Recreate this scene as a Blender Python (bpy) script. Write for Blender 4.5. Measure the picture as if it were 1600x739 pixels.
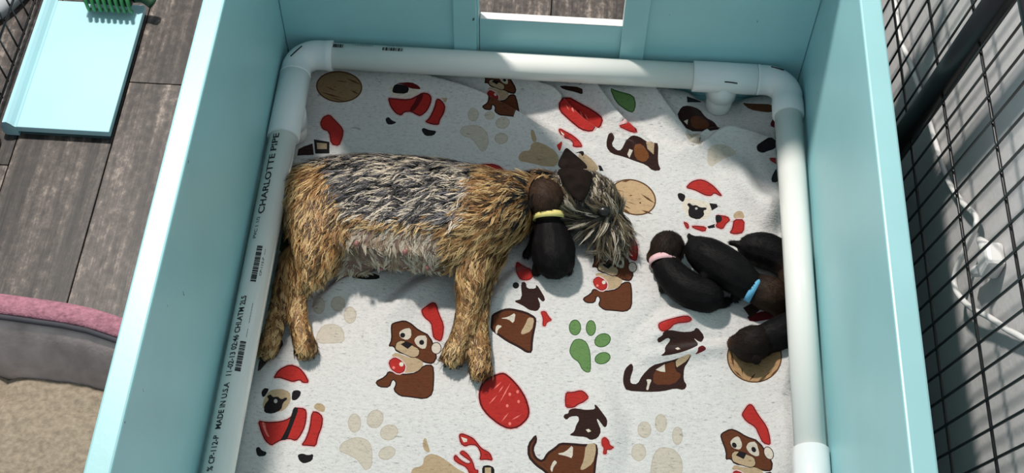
import bpy, bmesh, math, random
import numpy as np
from mathutils import Vector, Matrix, noise
from mathutils.geometry import delaunay_2d_cdt

random.seed(7)
rng = np.random.default_rng(11)
for o in list(bpy.data.objects):
    bpy.data.objects.remove(o, do_unlink=True)
SC = bpy.context.scene
COL = SC.collection

# ------------------------------------------------------------------ camera, world, lamp, exposure
CAM = np.array([0.01673, -1.58367, 1.90871])
ROT = np.array([[0.9980447, -0.0586138, 0.0217067],
                [0.0608721, 0.8326504, -0.5504434],
                [0.0141895, 0.5506884, 0.8345903]])
FPX = 2117.3
cd = bpy.data.cameras.new('camera')
cam = bpy.data.objects.new('camera', cd)
COL.objects.link(cam)
cd.sensor_width = 36.0
cd.lens = FPX / 1600 * 36
cd.clip_start = 0.05
M = Matrix([list(ROT[i]) + [CAM[i]] for i in range(3)] + [[0, 0, 0, 1]])
cam.matrix_world = M
SC.camera = cam

w = bpy.data.worlds.new('room_light')
SC.world = w
w.use_nodes = True
w.node_tree.nodes['Background'].inputs[0].default_value = (0.82, 0.92, 1.0, 1)
w.node_tree.nodes['Background'].inputs[1].default_value = 0.47

ld = bpy.data.lights.new('ceiling_lamp', 'AREA')
ld.shape = 'DISK'
ld.size = 0.22
ld.energy = 122
ld.color = (1.0, 0.94, 0.87)
lamp = bpy.data.objects.new('ceiling_lamp', ld)
COL.objects.link(lamp)
lamp.location = (-0.95, 0.85, 3.0)
lamp.rotation_euler = (Vector((0, -0.4, 0)) - Vector(lamp.location)).to_track_quat('-Z', 'Y').to_euler()

SC.view_settings.view_transform = 'Standard'
SC.view_settings.look = 'None'
SC.view_settings.gamma = 1
SC.view_settings.use_curve_mapping = False
SC.view_settings.exposure = 0.0


def at(px, py, z):
    """point of the place at height z seen at a photo pixel (used to measure the layout)"""
    d = ROT @ np.array([(px - 800) / FPX, -(py - 369.5) / FPX, -1.0])
    t = (z - CAM[2]) / d[2]
    return Vector(CAM + t * d)


def pix(P):
    q = (np.asarray(P) - CAM) @ ROT
    return np.stack([800 + FPX * q[..., 0] / -q[..., 2], 369.5 - FPX * q[..., 1] / -q[..., 2]], -1)


def srgb(r, g, b):
    return tuple(((c / 255) / 12.92 if c / 255 <= 0.04045 else ((c / 255 + 0.055) / 1.055) ** 2.4) for c in (r, g, b))


# ------------------------------------------------------------------ materials
def new_mat(name):
    m = bpy.data.materials.new(name)
    m.use_nodes = True
    nt = m.node_tree
    return m, nt, nt.nodes['Principled BSDF']


def N(nt, typ, **kw):
    n = nt.nodes.new(typ)
    for k, v in kw.items():
        setattr(n, k, v)
    return n


def ramp(nt, fac, stops):
    r = N(nt, 'ShaderNodeValToRGB')
    e = r.color_ramp.elements
    while len(e) < len(stops):
        e.new(0.5)
    for i, (p, c) in enumerate(stops):
        e[i].position = p
        e[i].color = (*c, 1)
    nt.links.new(fac, r.inputs[0])
    return r.outputs[0]


def noise_tex(nt, vec, scale, detail=3, rough=0.55):
    n = N(nt, 'ShaderNodeTexNoise')
    n.inputs['Scale'].default_value = scale
    n.inputs['Detail'].default_value = detail
    n.inputs['Roughness'].default_value = rough
    if vec is not None:
        nt.links.new(vec, n.inputs['Vector'])
    return n.outputs['Fac']


def mapped(nt, scale=(1, 1, 1), rand=False):
    tc = N(nt, 'ShaderNodeTexCoord')
    mp = N(nt, 'ShaderNodeMapping')
    mp.inputs['Scale'].default_value = scale
    src = tc.outputs['Object']
    if rand:
        oi = N(nt, 'ShaderNodeObjectInfo')
        mu = N(nt, 'ShaderNodeMath', operation='MULTIPLY')
        mu.inputs[1].default_value = 37.0
        nt.links.new(oi.outputs['Random'], mu.inputs[0])
        ad = N(nt, 'ShaderNodeVectorMath', operation='ADD')
        nt.links.new(src, ad.inputs[0])
        nt.links.new(mu.outputs[0], ad.inputs[1])
        src = ad.outputs[0]
    nt.links.new(src, mp.inputs['Vector'])
    return mp.outputs[0]


def bump(nt, b, height, strength, dist):
    n = N(nt, 'ShaderNodeBump')
    n.inputs['Strength'].default_value = strength
    n.inputs['Distance'].default_value = dist
    nt.links.new(height, n.inputs['Height'])
    nt.links.new(n.outputs[0], b.inputs['Normal'])


def plain(name, c, rough=0.5, var=0.12, scale=30, metal=0, bmp=0, bscale=200, spec=0.5):
    m, nt, b = new_mat(name)
    v = mapped(nt)
    f = noise_tex(nt, v, scale)
    lo = tuple(x * (1 - var) for x in c)
    hi = tuple(min(1, x * (1 + var)) for x in c)
    nt.links.new(ramp(nt, f, [(0.3, lo), (0.7, hi)]), b.inputs['Base Color'])
    b.inputs['Roughness'].default_value = rough
    b.inputs['Metallic'].default_value = metal
    b.inputs['Specular IOR Level'].default_value = spec
    if bmp:
        bump(nt, b, noise_tex(nt, v, bscale), bmp, 0.002)
    return m


def wood_mat():
    m, nt, b = new_mat('grey_oak_vinyl')
    v = mapped(nt, (60, 2.2, 60), True)
    f1 = noise_tex(nt, v, 1.0, 6, 0.65)
    v2 = mapped(nt, (14, 1.1, 14), True)
    f2 = noise_tex(nt, v2, 1.0, 4, 0.6)
    v3 = mapped(nt, (90, 60, 90), True)
    f3 = noise_tex(nt, v3, 1.0, 4, 0.7)
    a = N(nt, 'ShaderNodeMix', data_type='FLOAT')
    a.inputs[0].default_value = 0.45
    nt.links.new(f1, a.inputs[2]); nt.links.new(f2, a.inputs[3])
    a2 = N(nt, 'ShaderNodeMix', data_type='FLOAT')
    a2.inputs[0].default_value = 0.3
    nt.links.new(a.outputs[0], a2.inputs[2]); nt.links.new(f3, a2.inputs[3])
    c = ramp(nt, a2.outputs[0], [(0.38, srgb(30, 26, 25)), (0.47, srgb(56, 49, 46)), (0.535, srgb(86, 77, 72)), (0.62, srgb(158, 144, 133))])
    oi = N(nt, 'ShaderNodeObjectInfo')
    hs = N(nt, 'ShaderNodeHueSaturation')
    mr = N(nt, 'ShaderNodeMapRange')
    mr.inputs[3].default_value = 0.82; mr.inputs[4].default_value = 1.18
    nt.links.new(oi.outputs['Random'], mr.inputs[0])
    nt.links.new(mr.outputs[0], hs.inputs['Value'])
    nt.links.new(c, hs.inputs['Color'])
    nt.links.new(hs.outputs[0], b.inputs['Base Color'])
    b.inputs['Roughness'].default_value = 0.5
    bump(nt, b, f1, 0.25, 0.002)
    return m


def paint_mat(name, c, rough=0.38, chip=0.770):
    m, nt, b = new_mat(name)
    v = mapped(nt)
    f = noise_tex(nt, v, 5, 3)
    base = ramp(nt, f, [(0.3, tuple(x * 0.95 for x in c)), (0.7, tuple(min(1, x * 1.04) for x in c))])
    # small dark chips and scuffs
    f2 = noise_tex(nt, mapped(nt, (1, 1, 1)), 55, 2, 0.5)
    chips = ramp(nt, f2, [(chip, (0, 0, 0)), (min(1, chip + 0.015), (1, 1, 1))])
    mx = N(nt, 'ShaderNodeMix', data_type='RGBA')
    nt.links.new(chips, mx.inputs[0])
    nt.links.new(base, mx.inputs[6])
    mx.inputs[7].default_value = (*srgb(70, 90, 90), 1)
    nt.links.new(mx.outputs[2], b.inputs['Base Color'])
    b.inputs['Roughness'].default_value = rough
    bump(nt, b, noise_tex(nt, v, 90, 3), 0.06, 0.002)
    return m


def attr_mat(name, rough=0.7, spec=0.3, fuzz=0, sheen=0, coord_scale=1):
    m, nt, b = new_mat(name)
    a = N(nt, 'ShaderNodeAttribute', attribute_name='Col')
    src = a.outputs['Color']
    if fuzz:
        f = noise_tex(nt, mapped(nt), 420, 3, 0.7)
        g = noise_tex(nt, mapped(nt, (1, 2.2, 1)), 130, 3, 0.6)
        ad = N(nt, 'ShaderNodeMix', data_type='FLOAT')
        ad.inputs[0].default_value = 0.55
        nt.links.new(f, ad.inputs[2]); nt.links.new(g, ad.inputs[3])
        k = ramp(nt, ad.outputs[0], [(0.34, (0.66,) * 3), (0.45, (0.90,) * 3), (0.60, (1.0,) * 3)])
        mx = N(nt, 'ShaderNodeMix', data_type='RGBA', blend_type='MULTIPLY')
        mx.inputs[0].default_value = 1
        nt.links.new(src, mx.inputs[6]); nt.links.new(k, mx.inputs[7])
        fl = ramp(nt, noise_tex(nt, mapped(nt, (1, 3.2, 1)), 75, 2, 0.5), [(0.27, (0.62,) * 3), (0.33, (1.0,) * 3)])
        m2 = N(nt, 'ShaderNodeMix', data_type='RGBA', blend_type='MULTIPLY')
        m2.inputs[0].default_value = 1
        nt.links.new(mx.outputs[2], m2.inputs[6]); nt.links.new(fl, m2.inputs[7])
        src = m2.outputs[2]
        bump(nt, b, ad.outputs[0], fuzz, 0.004)
    nt.links.new(src, b.inputs['Base Color'])
    b.inputs['Roughness'].default_value = rough
    b.inputs['Specular IOR Level'].default_value = spec
    if sheen:
        b.inputs['Sheen Weight'].default_value = sheen
    return m


MT = {
    'wood': wood_mat(),
    'subfloor': plain('dark_subfloor', srgb(35, 31, 30), 0.8),
    'teal': paint_mat('aqua_gloss_paint', srgb(156, 207, 212), 0.38, 0.762),
    'board': paint_mat('pale_aqua_paint', srgb(172, 219, 228), 0.45, 0.98),
    'whitestrip': plain('white_edge_strip', srgb(225, 225, 222), 0.55, 0.15, 60),
    'boardedge': plain('dark_board_edge', srgb(60, 84, 88), 0.6),
    'pvc': plain('white_pvc', srgb(231, 231, 226), 0.22, 0.02, 8),
    'fitting': plain('white_fitting', srgb(224, 229, 230), 0.26, 0.02, 8),
    'ink': plain('black_ink', srgb(28, 30, 32), 0.6, 0.3, 90),
    'inkgrey': plain('faded_ink', srgb(96, 100, 102), 0.6, 0.2, 90),
    'blanket': attr_mat('printed_fleece', 0.95, 0.1, 0.55, 0.25),
    'fur': attr_mat('wiry_coat', 0.55, 0.35),
    'skin': attr_mat('dog_skin', 0.7, 0.25),
    'pup': attr_mat('puppy_coat', 0.6, 0.10),
    'nose': plain('dark_nose', srgb(24, 20, 20), 0.3, 0.2, 80),
    'claw': plain('dark_claw', srgb(40, 34, 30), 0.4),
    'teat': plain('pink_teat', srgb(146, 98, 92), 0.5),
    'ear': plain('dark_ear_velvet', srgb(30, 23, 20), 0.9, 0.35, 60, bmp=0.4, bscale=500, spec=0.08),
    'pupear': plain('black_puppy_ear', srgb(26, 21, 19), 0.85, 0.3, 60, spec=0.1),
    'eye': plain('dark_eye', srgb(14, 10, 8), 0.1),
    'yellow': plain('yellow_ribbon', srgb(222, 208, 128), 0.7, 0.1, 120),
    'pink': plain('pale_pink_ribbon', srgb(222, 178, 182), 0.7, 0.1, 120),
    'blue': plain('sky_blue_ribbon', srgb(104, 176, 214), 0.7, 0.1, 120),
    'black': plain('black_powder_coat', srgb(16, 16, 18), 0.35, 0.2, 60),
    'wall': plain('grey_white_wall_paint', srgb(206, 204, 204), 0.8, 0.05, 4, bmp=0.5, bscale=70),
    'cord': plain('white_cord', srgb(228, 228, 226), 0.4, 0.03),
    'greytoy': plain('green_rubber', srgb(62, 142, 84), 0.45, 0.15, 40),
    'darkgreen': plain('dark_green_rubber', srgb(22, 62, 38), 0.5, 0.15, 40),
    'bedgrey': plain('grey_brown_velour', srgb(168, 155, 153), 0.9, 0.22, 22, bmp=0.4, bscale=120),
    'bedpink': plain('dusty_pink_plush', srgb(164, 112, 126), 0.95, 0.3, 130, bmp=0.8, bscale=260),
    'piping': plain('charcoal_piping', srgb(60, 60, 68), 0.8),
    'cushion': plain('beige_sherpa', srgb(150, 137, 120), 1.0, 0.25, 110, bmp=1.0, bscale=190),
    'pad': plain('light_grey_pad', srgb(168, 172, 174), 0.8, 0.06, 20),
}


# ------------------------------------------------------------------ object helpers
def tag(o, label=None, cat=None, group=None, kind=None):
    if label: o['label'] = label
    if cat: o['category'] = cat
    if group: o['group'] = group
    if kind: o['kind'] = kind
    return o


def thing(name, loc, label, cat, group=None):
    o = bpy.data.objects.new(name, None)
    COL.objects.link(o)
    o.location = loc
    o.empty_display_size = 0.05
    return tag(o, label, cat, group)


def wpos(o):
    p = Vector((0, 0, 0))
    while o:
        p += Vector(o.location)
        o = o.parent
    return p


def link(name, me, mat, parent=None, smooth=True):
    """me holds world coordinates; they become local to the parent"""
    if parent is not None:
        me.transform(Matrix.Translation(-wpos(parent)))
    o = bpy.data.objects.new(name, me)
    COL.objects.link(o)
    o.parent = parent
    if mat is not None:
        me.materials.clear()
        me.materials.append(MT[mat])
    for p in me.polygons:
        p.use_smooth = smooth
    return o


def bm_link(name, bm, mat, parent=None, smooth=False):
    me = bpy.data.meshes.new(name)
    bm.normal_update()
    bm.to_mesh(me)
    bm.free()
    return link(name, me, mat, parent, smooth)


def add_box(bm, lo, hi, bev=0.0, seg=2):
    r = bmesh.ops.create_cube(bm, size=1)
    lo, hi = Vector(lo), Vector(hi)
    c, s = (lo + hi) / 2, hi - lo
    for v in r['verts']:
        v.co = Vector((v.co.x * s.x, v.co.y * s.y, v.co.z * s.z)) + c
    if bev:
        es = list({e for v in r['verts'] for e in v.link_edges})
        bmesh.ops.bevel(bm, geom=es, offset=bev, segments=seg, affect='EDGES', profile=0.5)


def box(name, lo, hi, mat, parent=None, bev=0.002):
    bm = bmesh.new()
    add_box(bm, lo, hi, bev)
    return bm_link(name, bm, mat, parent)


def sweep(bm, pts, radii, n=16, cap=True, flat=None):
    """tube through pts; radii scalar or list; flat=(su,sv) squashes the section"""
    pts = [Vector(p) for p in pts]
    if not hasattr(radii, '__len__'):
        radii = [radii] * len(pts)
    rings = []
    ref = None
    for i, p in enumerate(pts):
        d = (pts[min(i + 1, len(pts) - 1)] - pts[max(i - 1, 0)]).normalized()
        if ref is None:
            ref = Vector((0, 0, 1)) if abs(d.z) < 0.9 else Vector((1, 0, 0))
        u = (ref - d * ref.dot(d)).normalized()
        v = d.cross(u)
        ref = u
        su, sv = flat or (1, 1)
        rings.append([bm.verts.new(p + (u * math.cos(2 * math.pi * k / n) * su + v * math.sin(2 * math.pi * k / n) * sv) * radii[i]) for k in range(n)])
    for a, b in zip(rings, rings[1:]):
        for k in range(n):
            bm.faces.new((a[k], a[(k + 1) % n], b[(k + 1) % n], b[k]))
    if cap:
        bm.faces.new(rings[0][::-1])
        bm.faces.new(rings[-1])
    return rings


def tube(name, pts, r, mat, parent=None, n=16, flat=None, smooth=True):
    bm = bmesh.new()
    sweep(bm, pts, r, n, True, flat)
    bmesh.ops.recalc_face_normals(bm, faces=bm.faces)
    o = bm_link(name, bm, mat, parent, smooth)
    return o


def spline(pts, k=6):
    """Catmull-Rom through the points (any dimension)"""
    P = [np.array(p, float) for p in pts]
    P = [2 * P[0] - P[1]] + P + [2 * P[-1] - P[-2]]
    out = []
    for i in range(1, len(P) - 2):
        for j in range(k):
            t = j / k
            a, b, c, d = P[i - 1], P[i], P[i + 1], P[i + 2]
            out.append(0.5 * (2 * b + (c - a) * t + (2 * a - 5 * b + 4 * c - d) * t * t + (3 * b - a - 3 * c + d) * t ** 3))
    out.append(P[-2])
    return out


# ------------------------------------------------------------------ floor, wall
floor = box('floor', (-1.75, -1.75, -0.03), (0.66, 1.3, -0.008), 'subfloor', None, 0)
tag(floor, 'dark grey-brown wood plank floor around the whelping box', None, None, 'structure')
edges = [-1.65, -1.46, -1.272, -1.085, -0.915, -0.747, -0.558, -0.369, -0.18, 0.01, 0.2, 0.389, 0.578, 0.64]
for i in range(len(edges) - 1):
    y = {5: -0.038, 4: 0.62}.get(i, -0.038 + 0.41 * ((i * 5) % 3) - 0.2 * (i % 2)) - 2.4
    while y < 1.25:
        y0, y1 = max(y, -1.7), min(y + 1.2, 1.25)
        if y1 > y0 + 0.02:
            pl = box('plank', (edges[i] + 0.0008, y0 + 0.0008, -0.008), (edges[i + 1] - 0.0008, y1 - 0.0008, 0.0), 'wood', floor, 0.0012)
        y += 1.2
wall = box('wall_right', (0.62, -1.75, -0.03), (0.66, 1.3, 1.25), 'wall', None, 0)
tag(wall, 'light grey painted wall behind the black wire pen', None, None, 'structure')

# ------------------------------------------------------------------ whelping box
HW, HT, TH, YN, HF = 0.455, 0.472, 0.032, -1.2, 0.65  # HF: far panel raised above the sides, out of view, to shape its shadow
wb = thing('whelping_box', (0, -0.6, 0), 'aqua painted wooden whelping box with tall sides and a far doorway', 'whelping box')
box('base_panel', (-HW - TH, YN - TH, 0.0005), (HW + TH, TH, 0.006), 'teal', wb, 0.001)
box('side_panel', (-HW - TH, YN - TH, 0.0062), (-HW, TH, HT), 'teal', wb, 0.003)
box('side_panel', (HW, YN - TH, 0.0062), (HW + TH, TH, HT), 'teal', wb, 0.003)
box('near_panel', (-HW + 0.0005, YN - TH, 0.0062), (HW - 0.0005, YN, HT), 'teal', wb, 0.003)
DL, DR = -0.112, 0.136        # doorway
SILL = 0.174
box('far_panel', (-HW + 0.0005, 0, 0.0062), (DL, 0.018, HF), 'teal', wb, 0.002)
box('far_panel', (DR, 0, 0.0062), (HW - 0.0005, 0.018, HF), 'teal', wb, 0.002)
sb = box('sill_board', (DL + 0.001, 0.0015, 0.0062), (DR - 0.001, 0.0175, SILL), 'teal', wb, 0.001)
box('white_edge', (DL + 0.002, 0.0022, SILL + 0.0002), (DR - 0.002, 0.0172, SILL + 0.0022), 'whitestrip', sb, 0.0006)  # thin white strip along the sill top
box('door_guide', (DL - 0.044, -0.0062, 0.0062), (DL - 0.004, -0.0002, HF - 0.002), 'teal', wb, 0.0015)
box('door_guide', (DR - 0.002, -0.0062, 0.0062), (DR + 0.040, -0.0002, HF - 0.002), 'teal', wb, 0.0015)
box('white_edge', (DR - 0.0022, 0.0005, SILL + 0.003), (DR - 0.0004, 0.0175, HF - 0.002), 'whitestrip', wb, 0.0004)  # thin white strip up the right side of the doorway

# ------------------------------------------------------------------ PVC guard rail
PR, FR = 0.0232, 0.0272
RX, RY, RZ, RN = HW - 0.0282, -0.0282, 0.092, YN + 0.0282
rail = thing('guard_rail', (0, -0.6, 0.0), 'white plastic pipe guard rail running around the inside of the whelping box', 'guard rail')
left_pipe = tube('pipe', [(-RX, -0.20, RZ), (-RX, RN + 0.05, RZ)], PR, 'pvc', rail, 40)
far_pipe = tube('pipe', [(-RX + 0.045, RY, RZ), (RX - 0.15, RY, RZ)], PR, 'pvc', rail, 40)
tube('pipe', [(RX, RY - 0.06, RZ), (RX, -0.745, RZ)], PR, 'pvc', rail, 40)
tube('pipe', [(RX, -0.80, RZ), (RX, RN + 0.05, RZ)], PR, 'pvc', rail, 40)
tube('pipe', [(-RX + 0.05, RN, RZ), (RX - 0.05, RN, RZ)], PR, 'pvc', rail, 40)


def elbow(cx, cy, dx, dy, la, lb):
    """la along x (signed dx), lb along y (signed dy)"""
    R = 0.036
    pts = [(cx + dx * la, cy, RZ), (cx + dx * (la - 0.001), cy, RZ)]
    rad = [FR - 0.0012, FR]
    pts += [(cx + dx * (R + 0.012), cy, RZ), (cx + dx * (R + 0.010), cy, RZ)]; rad += [FR, FR - 0.0008]
    for k in range(13):
        a = math.pi / 2 * k / 12
        pts.append((cx + dx * (R - R * math.sin(a)), cy + dy * (R - R * math.cos(a)), RZ)); rad.append(FR - 0.0008)
    pts += [(cx, cy + dy * (R + 0.010), RZ), (cx, cy + dy * (R + 0.012), RZ)]; rad += [FR - 0.0008, FR]
    pts += [(cx, cy + dy * (lb - 0.001), RZ), (cx, cy + dy * lb, RZ)]; rad += [FR, FR - 0.0012]
    return tube('elbow', pts, rad, 'fitting', rail, 40)


eL = elbow(-RX, RY, 1, -1, 0.060, 0.052)
eR = elbow(RX, RY, -1, -1, 0.052, 0.078)
elbow(-RX, RN, 1, 1, 0.06, 0.06)
elbow(RX, RN, -1, 1, 0.06, 0.06)


def tee(a, b):
    a, b = Vector(a), Vector(b)
    d = (b - a).normalized()
    pts = [a, a + d * 0.001, b - d * 0.001, b]
    bm = bmesh.new()
    sweep(bm, pts, [FR - 0.0012, FR, FR, FR - 0.0012], 40)
    m = (a + b) / 2
    sweep(bm, [m, m - Vector((0, 0, 0.044)), m - Vector((0, 0, 0.045))], [FR, FR, FR - 0.0012], 40)
    bmesh.ops.recalc_face_normals(bm, faces=bm.faces)
    t = bm_link('tee', bm, 'fitting', rail, True)
    z0 = 0.0129
    tube('leg', [m - Vector((0, 0, 0.04)), (m.x, m.y, z0 + 0.004), (m.x, m.y, z0)], [PR, PR, PR - 0.002], 'pvc', rail, 40)
    return t


tL = tee((-RX, RY - 0.0525, RZ), (-RX, -0.215, RZ))
tR = tee((RX - 0.163, RY, RZ), (RX - 0.0525, RY, RZ))
tee((RX, -0.727, RZ), (RX, -0.837, RZ))


def wrap(me, axis, origin, theta0, r, up, side):
    """bend flat lettering (x along the pipe, y around it) onto a pipe"""
    axis, up, side, origin = map(Vector, (axis, up, side, origin))
    for v in me.vertices:
        th = theta0 + v.co.y / r
        v.co = origin + axis * v.co.x + (up * math.cos(th) + side * math.sin(th)) * (r + 0.0006)


def lettering(txt, size, axis, origin, theta0, up, side, mat, parent, length=None):
    cu = bpy.data.curves.new('t', 'FONT')
    cu.body = txt
    cu.size = size
    cu.align_y = 'CENTER'
    cu.resolution_u = 3
    cu.offset = size * 0.018
    ob = bpy.data.objects.new('t', cu)
    COL.objects.link(ob)
    me = bpy.data.meshes.new_from_object(ob.evaluated_get(bpy.context.evaluated_depsgraph_get()))
    bpy.data.objects.remove(ob)
    if length:
        w_ = max(v.co.x for v in me.vertices)
        for v in me.vertices:
            v.co.x *= length / w_
    wrap(me, axis, origin, theta0, PR, up, side)
    me.name = 'printed_lettering'
    return link('printed_lettering', me, mat, parent, False)


def barcode(length, height, axis, origin, theta0, up, side, parent):
    bm = bmesh.new()
    x = 0.0
    r_ = random.Random(int(length * 1e5))
    while x < length:
        ww = r_.choice((0.0008, 0.0014, 0.0022, 0.003))
        n = 3
        vs = [[bm.verts.new((x + a, height * (k / n - 0.5), 0)) for k in range(n + 1)] for a in (0, ww)]
        for k in range(n):
            bm.faces.new((vs[0][k], vs[1][k], vs[1][k + 1], vs[0][k + 1]))
        x += ww + r_.choice((0.0005, 0.0009, 0.0014))
    me = bpy.data.meshes.new('printed_barcode')
    bm.to_mesh(me); bm.free()
    wrap(me, axis, origin, theta0, PR, up, side)
    return link('printed_barcode', me, 'ink', parent, False)


# lettering on the left pipe reads away from the viewer; theta grows towards the wall
UP, LW = (0, 0, 1), (-1, 0, 0)
YA = (0, 1, 0)
lettering('CHARLOTTE PIPE', 0.0150, YA, (-RX, -0.385, RZ), 0.28, UP, LW, 'ink', left_pipe, 0.163)
lettering('PVC 1 1/2', 0.0080, YA, (-RX, -0.432, RZ), 0.40, UP, LW, 'inkgrey', left_pipe, 0.042)
barcode(0.066, 0.0085, YA, (-RX, -0.512, RZ), -0.10, UP, LW, left_pipe)
lettering('CP-112-P  ----', 0.0045, YA, (-RX, -0.50, RZ), -0.48, UP, LW, 'inkgrey', left_pipe, 0.05)
lettering('13   % CP-112-P   MADE IN U.S.A   11-02-13 02:46 CHI.ATM 2LS', 0.0125, YA, (-RX, -0.85, RZ), 0.30, UP, LW, 'ink', left_pipe, 0.312)
barcode(0.048, 0.0085, YA, (-RX, -0.668, RZ), -0.22, UP, LW, left_pipe)
lettering('---  -------', 0.0050, YA, (-RX, -0.61, RZ), -0.34, UP, LW, 'inkgrey', left_pipe, 0.06)
XA, FW = (1, 0, 0), (0, 1, 0)
barcode(0.017, 0.009, XA, (-0.3655, RY, RZ), 0.18, UP, FW, far_pipe)
barcode(0.036, 0.008, XA, (-0.279, RY, RZ), 0.12, UP, FW, far_pipe)
lettering('1 1/2 PVC-DWV', 0.0055, XA, (-0.332, RY, RZ), 0.38, UP, FW, 'inkgrey', far_pipe, 0.036)
lettering('DWV  PVC', 0.0050, XA, (-0.272, RY, RZ), 0.50, UP, FW, 'inkgrey', far_pipe, 0.026)


def stroke(p, q, parent, lift=0.0):
    p, q = Vector(p), Vector(q)
    return tube('marker_line', [p, (p + q) / 2 + Vector((0, 0, 0.0006)), q], 0.0011, 'ink', parent, 6)


zt = RZ + FR
stroke((-RX - 0.008, RY - 0.028, zt - 0.0012), (-RX + 0.008, RY - 0.004, zt - 0.0011), eL)
stroke((RX - 0.030, RY + 0.010, zt - 0.0024), (RX - 0.008, RY + 0.004, zt - 0.0025), eR)
stroke((RX - 0.11, RY - 0.0225, zt - 0.0115), (RX - 0.088, RY - 0.0235, zt - 0.0125), tR)

# ------------------------------------------------------------------ printed fleece blanket
FOLDS = [  # photo polyline of the crest, height, width towards the viewer, width away (m)
    ([(585, 124), (650, 138), (740, 160), (800, 184), (850, 210), (890, 224)], 0.018, 0.060, 0.0045),
    ([(850, 150), (890, 180), (930, 208), (985, 226)], 0.015, 0.035, 0.005),
    ([(905, 128), (935, 160), (975, 196), (1010, 220)], 0.015, 0.022, 0.0045),
    ([(1000, 140), (1035, 175), (1072, 208)], 0.015, 0.03, 0.0045),
    ([(1042, 226), (1085, 238), (1130, 212), (1190, 214)], 0.010, 0.03, 0.006),
    ([(700, 122), (760, 132), (830, 150), (880, 166)], 0.012, 0.02, 0.0045),
    ([(1070, 232), (1110, 206), (1150, 212), (1215, 222)], 0.010, 0.02, 0.005),
    ([(1145, 260), (1165, 300), (1195, 340)], 0.016, 0.02, 0.02),
    ([(1215, 300), (1190, 360)], 0.016, 0.02, 0.02),
    ([(500, 470), (540, 440), (590, 428)], 0.009, 0.02, 0.008),
    ([(600, 500), (650, 455), (700, 430)], 0.010, 0.025, 0.015),
    ([(395, 640), (430, 580), (470, 545)], 0.008, 0.02, 0.02),
    ([(770, 480), (800, 440), (830, 425)], 0.009, 0.02, 0.012),
    ([(1010, 545), (1060, 500), (1120, 480)], 0.012, 0.02, 0.02),
    ([(1010, 560), (1090, 548), (1150, 543)], 0.009, 0.012, 0.012),
    ([(925, 605), (950, 660), (948, 739)], 0.007, 0.02, 0.02),
    ([(1215, 620), (1232, 560), (1235, 480)], 0.012, 0.016, 0.03),
    ([(1222, 620), (1225, 680), (1230, 739)], 0.010, 0.016, 0.03),
]
FOLDW = []
for pts, h, wn, wf in FOLDS:
    q = [at(x, y, 0.012) for x, y in pts]
    FOLDW.append((np.array([(a.x, a.y) for a in spline([(v.x, v.y, 0) for v in q], 4) for a in [Vector(a)]]), h, wn, wf))


RAIL_FEET = [(-RX, (RY - 0.0525 - 0.215) / 2), (RX - (0.163 + 0.0525) / 2, RY), (RX, (-0.727 - 0.837) / 2)]


def bl_height(X, Y):
    X = np.asarray(X, float); Y = np.asarray(Y, float)
    h = 0.0125 + 0.034 * np.exp(-((Y + 0.005) / 0.050) ** 2) * (1 - 0.9 * np.exp(-((X - 0.335) / 0.075) ** 2))
    h = h + 0.0024 * np.sin(9 * X + 14 * Y + 1.3) * np.sin(11 * Y - 6 * X) + 0.0012 * np.sin(31 * X - 9 * Y) * np.sin(27 * Y + 11 * X + 2)
    for P, hh, wn, wf in FOLDW:
        best = np.full(X.shape, 1e9); sg = np.zeros(X.shape); tt = np.zeros(X.shape)
        n = len(P) - 1
        for i in range(n):
            a, b = P[i], P[i + 1]
            d = b - a
            L2 = d @ d
            t = np.clip(((X - a[0]) * d[0] + (Y - a[1]) * d[1]) / L2, 0, 1)
            dx, dy = X - a[0] - t * d[0], Y - a[1] - t * d[1]
            dist = np.hypot(dx, dy)
            cr = d[0] * (Y - a[1]) - d[1] * (X - a[0])
            m = dist < best
            best = np.where(m, dist, best); sg = np.where(m, np.sign(cr), sg); tt = np.where(m, (i + t) / n, tt)
        wd = np.where(sg > 0, wf, wn)
        prof = np.exp(-(best / wd) ** 2) - np.where(sg > 0, 0.35 * np.exp(-((best - 1.7 * wf) / (0.6 * wf)) ** 2), 0)
        h = h + 1.35 * hh * prof * np.sin(np.pi * np.clip(tt * 0.9 + 0.05, 0, 1)) ** 0.6
    for lx, ly in RAIL_FEET:
        d = np.hypot(X - lx, Y - ly)
        k = np.clip((d - 0.030) / 0.030, 0, 1)
        k = k * k * (3 - 2 * k)
        h = h * k + 0.0125 * (1 - k)
    return h


C = {k: srgb(*v) for k, v in dict(
    white=(211, 209, 207), red=(170, 42, 38), dkred=(92, 18, 22), brown=(92, 50, 28), dkbrown=(46, 25, 21), black=(26, 22, 24),
    tan=(176, 154, 124), beige=(196, 187, 173), pale=(205, 196, 182), green=(100, 134, 80), dkgreen=(48, 88, 44), lightred=(226, 120, 110),
    wood=(170, 136, 98), wood2=(190, 160, 124), dkwood=(92, 62, 38), cream=(214, 204, 188), grey=(176, 172, 166), midbrown=(112, 66, 34), halo=(216, 176, 176)).items()}
PRINT = []   # (colour, [(px,py)...]) in painting order


def chaikin(P):
    out = []
    for i in range(len(P)):
        a, b = P[i], P[(i + 1) % len(P)]
        out.append((a[0] * .78 + b[0] * .22, a[1] * .78 + b[1] * .22))
        out.append((a[0] * .22 + b[0] * .78, a[1] * .22 + b[1] * .78))
    return out


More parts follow.
